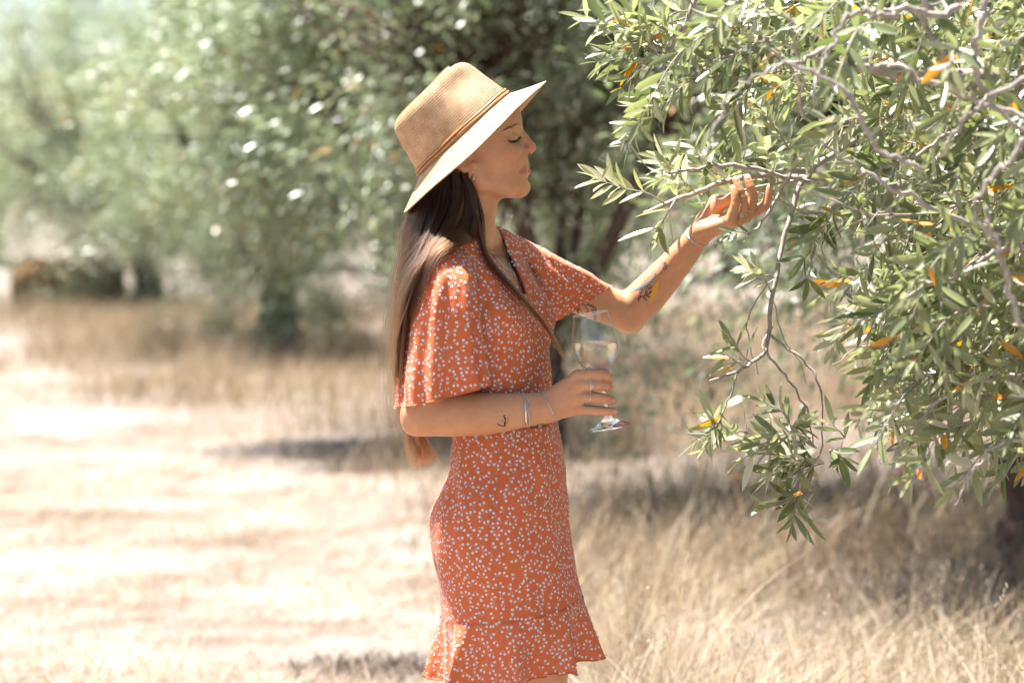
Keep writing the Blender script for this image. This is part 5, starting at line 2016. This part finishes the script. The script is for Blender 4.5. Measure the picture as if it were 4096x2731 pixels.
# keep leaves out of the hand, the arm and the glass
dbody = sdf_eval([o for o in body_ops[-20:]], base + dire / np.linalg.norm(dire, axis=1)[:, None] * (length * 0.5)[:, None])
mid0 = base + dire / np.linalg.norm(dire, axis=1)[:, None] * (length * 0.5)[:, None]
px0, _ = project(mid0)
front = (px0[:, 0] > 2500) & (px0[:, 0] < 3110) & (px0[:, 1] > 670) & (px0[:, 1] < 1420) & (px0[:, 1] < 1420 - (px0[:, 0] - 2500) * 0.55) & (mid0[:, 1] < 0.17) & (np.arange(len(base)) >= n_hero)
low = mid0[:, 2] < 0.80
ok = (dbody > 0.006) & ~front & ~(low & (np.arange(len(base)) >= n_hero))
base, dire, nrm, length, var = base[ok], dire[ok], nrm[ok], length[ok], var[ok]
width = length * r.uniform(0.085, 0.125, len(length))
side, dn, upv = leaf_frames(base, dire, nrm)
# the 300 leaves that show largest become leaves of their own
mid = base + dn * (length * 0.5)[:, None]
px, ax = project(mid)
inview = (px[:, 0] > 20) & (px[:, 0] < 4076) & (px[:, 1] > 20) & (px[:, 1] < 2711)
qv = np.stack((base, mid - side * width[:, None], base + dn * length[:, None], mid + side * width[:, None]), 1)
bvh = BVHTree.FromPolygons([tuple(x) for x in qv.reshape(-1, 3)], [tuple(range(4 * i, 4 * i + 4)) for i in range(len(base))])
view = mid - CAM_POS; dist = np.linalg.norm(view, axis=1); view /= dist[:, None]
area = length * width * np.abs((upv * view).sum(1)) / ax ** 2
area[~inview] = 0
tri = []
pick = []
for i in np.argsort(-area):
    if area[i] <= 0 or len(pick) >= 300:
        break
    h = bvh.ray_cast(Vector(CAM_POS), Vector(view[i]))
    if h[0] is None or h[3] > dist[i] - 0.012:
        pick.append(i)
pick = np.array(pick)
rest = np.ones(len(base), bool); rest[pick] = False
fo = obj("foliage", leaves_mesh("foliage", base[rest], dire[rest], nrm[rest], length[rest], width[rest], var[rest], 6, M["leaf"]), near_tree)
tag(fo, kind="stuff")
tv, tf = leaf_template(7)
shared = []
for k in range(12):
    me = mesh_arrays("leaf", tv * np.array((1, 1, 1.0)), tf)
    face_attr(me, "var", np.full(len(tf), 0.99 if k == 11 else (k + 0.5) / 11 * 0.92))
    me.materials.append(M["leaf"])
    shared.append(me)
inv = near_tree.matrix_world.inverted()
for i in pick:
    k = 11 if var[i] > 0.93 else int(np.clip(var[i] / 0.92 * 11, 0, 10))
    o = bpy.data.objects.new("leaf", shared[k])
    COL.objects.link(o)
    o.parent = near_tree
    m = Matrix.Identity(4)
    for a in range(3):
        m[a][0] = side[i][a] * width[i]; m[a][1] = dn[i][a] * length[i]; m[a][2] = upv[i][a] * width[i]; m[a][3] = base[i][a]
    o.matrix_parent_inverse = inv
    o.matrix_basis = m
# a few green olives
M["olive"] = plain("green_olive", (0.16, 0.24, 0.05), 0.35)
for (x, y, d) in ((2668, 272, -0.10), (2640, 335, -0.11), (2615, 348, -0.12), (2608, 375, -0.12), (2625, 300, -0.12), (2690, 310, -0.1), (2835, 662, 0.05), (2822, 690, 0.05), (3850, 140, -0.2), (3880, 165, -0.2)):
    c = P(x, y, d)
    th = np.linspace(0.02, np.pi - 0.02, 9)
    pr = np.stack((0.0075 * np.cos(th), 0.0055 * np.sin(th)), 1)
    a = np.arange(10) * 0.6283
    v = c + np.stack((pr[:, 1, None] * np.cos(a), pr[:, 1, None] * np.sin(a), np.broadcast_to(pr[:, 0, None], (9, 10))), -1)
    mb = MB().add(v.reshape(-1, 3), grid_faces(9, 10)[:, ::-1])
    sv, sq, st = tube([c + (0, 0, 0.007), c + (0.002, 0, 0.013), c + (0.006, 0.003, 0.02)], 0.0007, 4)
    mb.add(sv, sq, st).build("olive", M["olive"], near_tree)

# ------------------------------------------------------------------ dry grass
def grass_material(name, stops, trans=0.3):
    m, nt, b, out = new_mat(name)
    L = nt.links
    at = node(nt, "ShaderNodeAttribute", attribute_name="var")
    col = ramp(nt, at.outputs["Fac"], stops)
    L.new(col, b.inputs["Base Color"])
    b.inputs["Roughness"].default_value = 0.6
    b.inputs["Specular IOR Level"].default_value = 0.35
    tr = node(nt, "ShaderNodeBsdfTranslucent")
    L.new(col, tr.inputs[0])
    ms = node(nt, "ShaderNodeMixShader"); ms.inputs[0].default_value = trans
    L.new(b.outputs[0], ms.inputs[1]); L.new(tr.outputs[0], ms.inputs[2]); L.new(ms.outputs[0], out.inputs[0])
    return m


M["straw_grass"] = grass_material("dry_grass", [(0.0, (0.17, 0.10, 0.052)), (0.35, (0.30, 0.205, 0.115)), (0.75, (0.45, 0.345, 0.225)), (1.0, (0.56, 0.475, 0.355))])

M["tuft_shade"] = plain("shadow_tuft_dark", (0.06, 0.042, 0.035), 0.9)  # blackish brown that stands in for the shadow beside the skirt


def blades(name, label, x, y, h, w, seed, lean=0.35, bend=0.5, var=None, seg=4, heads=0.0):
    r = np.random.default_rng(seed)
    n = len(x)
    z = ground_h(x, y) - 0.01
    a = r.random(n) * 6.283
    d = np.stack((np.cos(a), np.sin(a), np.zeros(n)), 1) + np.array((0.25, -0.1, 0))
    face = r.random(n) * 3.1416
    sd = np.stack((np.cos(face), np.sin(face), np.zeros(n)), 1)
    ln = lean * np.abs(r.normal(size=n)) ; bd = bend * r.random(n) ** 1.5
    V = []
    for k in range(seg + 1):
        t = k / seg
        up = h * (t - 0.42 * bd * t ** 2.5)
        off = h * (ln * t + bd * 0.85 * t ** 2.2)
        c = np.stack((x, y, z + up), 1) + d * off[:, None]
        ww = w * (1 - t) ** 0.7 if k < seg else w * 0.08
        V += [c - sd * np.broadcast_to(ww, (n,))[:, None], c + sd * np.broadcast_to(ww, (n,))[:, None]]
    V = np.stack(V, 1)
    q = np.array([(2 * k, 2 * k + 1, 2 * k + 3, 2 * k + 2) for k in range(seg)])
    F = (q[None] + (np.arange(n) * 2 * (seg + 1))[:, None, None]).reshape(-1, 4)
    vv = np.clip(r.beta(2.2, 1.8, n), 0, 1) if var is None else var
    allV, allF, fv = V.reshape(-1, 3), F, np.repeat(vv, seg)
    if heads:
        hi = np.where(r.random(n) < heads)[0]
        tipc = (V[hi, -1] + V[hi, -2]) / 2
        m = len(hi)
        hv, hf = [], []
        for k in range(6):
            o = np.stack((0.012 * r.normal(size=m), 0.012 * r.normal(size=m), 0.008 - 0.012 * k + 0.004 * r.normal(size=m)), 1)
            c = tipc + o + d[hi] * (0.004 * k)
            s1 = sd[hi] * 0.0022; u1 = np.array((0, 0, 0.0065)) + 0.003 * r.normal(size=(m, 3))
            hv.append(np.stack((c - u1, c + s1, c + u1, c - s1), 1))
        hv = np.concatenate(hv).reshape(-1, 3)
        hf = np.arange(len(hv)).reshape(-1, 4) + len(allV)
        allV = np.concatenate((allV, hv)); allF = np.concatenate((allF, hf)); fv = np.concatenate((fv, np.tile(vv[hi], 6)))
    me = mesh_arrays(name, allV, allF)
    face_attr(me, "var", fv)
    me.materials.append(M["straw_grass"] if name != "shadow_tuft" else M["tuft_shade"])
    o = obj(name, me)
    tag(o, label, "dry grass", kind="stuff")
    return o


def scatter(n, D0, D1, px0, px1, seed, power=1.0):
    """points on the ground inside the wedge the camera looks into, between two distances"""
    r = np.random.default_rng(seed)
    D = D0 + (D1 - D0) * r.random(n) ** power
    px = r.uniform(px0, px1, n)
    return (px - 2048) / FOCAL * D, D - 4.5, px, D


def clumpy(x, y, f, seed):
    return 0.5 + 0.5 * value_noise(np.stack((x * f, y * f, np.zeros(len(x))), 1), seed)


# tall dry grass in front on the right
x, y, px, D = scatter(20000, 5.6, 8.7, 2150, 4500, 201)
c = clumpy(x, y, 3.2, 11)
edge = np.clip((px - 2150) / 600, 0, 1)
keep = np.random.default_rng(1).random(len(x)) < (0.10 + 0.95 * c ** 1.3) * (0.2 + 0.8 * edge) * np.interp(D, (6.8, 7.4), (1, 0.55))
x, y, c, D, edge = x[keep], y[keep], c[keep], D[keep], edge[keep]
rg = np.random.default_rng(2)
h = (0.16 + 0.26 * c) * rg.uniform(0.5, 1.3, len(x)) * (0.7 + 0.3 * edge) * np.interp(D, (5.2, 6.2, 7.5, 8.7), (0.85, 1.05, 0.85, 1.2))
blades("tall_dry_grass", "tall pale dry grass standing below the olive branches", x, y, h, rg.uniform(0.0012, 0.0030, len(x)), 5, 0.55, 1.0, seg=6, heads=0.10, var=np.clip(rg.normal(0.70, 0.24, len(x)), 0, 1))
# the nearest stems, taller and standing singly
x, y, px, D = scatter(2600, 5.05, 6.1, 2250, 4400, 211)
c = clumpy(x, y, 3.5, 15)
edge = np.clip((px - 2250) / 700, 0, 1)
keep = np.random.default_rng(12).random(len(x)) < (0.15 + c ** 1.5) * (0.1 + 0.9 * edge)
x, y, c = x[keep], y[keep], c[keep]
h = (0.30 + 0.24 * c) * rg.uniform(0.8, 1.25, len(x))
blades("grass_stems", "single tall bleached grass stems nearest to the camera", x, y, h, rg.uniform(0.0011, 0.0026, len(x)), 15, 0.30, 1.1, seg=8, heads=0.25, var=np.clip(rg.normal(0.78, 0.2, len(x)), 0, 1))
# short dark blades laid down as a painted shadow beside the skirt
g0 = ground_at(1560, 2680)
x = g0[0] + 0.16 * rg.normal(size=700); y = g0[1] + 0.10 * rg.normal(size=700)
blades("shadow_tuft", "short dark blades standing in for a shadow on the ground beside the flounce", x, y, rg.uniform(0.02, 0.07, 700), rg.uniform(0.002, 0.005, 700), 16, 1.2, 0.8, seg=2, var=np.zeros(700))
# tall grass further back, both sides of the woman
x, y, px, D = scatter(76000, 8.1, 26, 100, 4600, 202, 0.85)
c = 0.6 * clumpy(x, y, 0.9, 12) + 0.4 * clumpy(x, y, 2.7, 22)
side = np.clip((px - 1500 + (D - 9.5) * 190) / 500, 0, 1)
keep = np.random.default_rng(3).random(len(x)) < np.clip((c - 0.22) * 1.9, 0.03, 1) * side ** 1.5
x, y, c, D = x[keep], y[keep], c[keep], D[keep]
h = (0.02 + 0.56 * c) * rg.uniform(0.6, 1.2, len(x)) * (0.35 + 0.65 * side[keep])
blades("meadow_grass", "brown and straw coloured meadow grass reaching back to the trees", x, y, h, rg.uniform(0.002, 0.0042, len(x)), 6, 0.30, 0.6, seg=3)
# grass under the trees on the far left
x, y, px, D = scatter(26000, 15, 30, -300, 1500, 203)
c = clumpy(x, y, 0.8, 13)
keep = np.random.default_rng(4).random(len(x)) < c ** 2 * np.clip((D - 14) / 5, 0, 1)
x, y, c, D = x[keep], y[keep], c[keep], D[keep]
h = (0.05 + 0.26 * c) * rg.uniform(0.6, 1.2, len(x))
blades("far_grass", "short brown grass below the trees near the hay bale", x, y, h, rg.uniform(0.003, 0.006, len(x)), 7, 0.3, 0.6, seg=2)
# flattened straw and stubble on the open ground
x, y, px, D = scatter(60000, 6.2, 20, -300, 2900, 204, 1.3)
c = clumpy(x, y, 1.6, 14)
keep = np.random.default_rng(6).random(len(x)) < 0.35 + 0.65 * c
x, y, c, D = x[keep], y[keep], c[keep], D[keep]
h = rg.uniform(0.02, 0.075, len(x)) * (0.6 + 0.8 * c)
blades("straw_stubble", "flattened pale straw and stubble covering the open ground", x, y, h, rg.uniform(0.0012, 0.003, len(x)), 8, 1.3, 0.8, seg=2, var=np.clip(rg.normal(0.72, 0.2, len(x)), 0, 1))
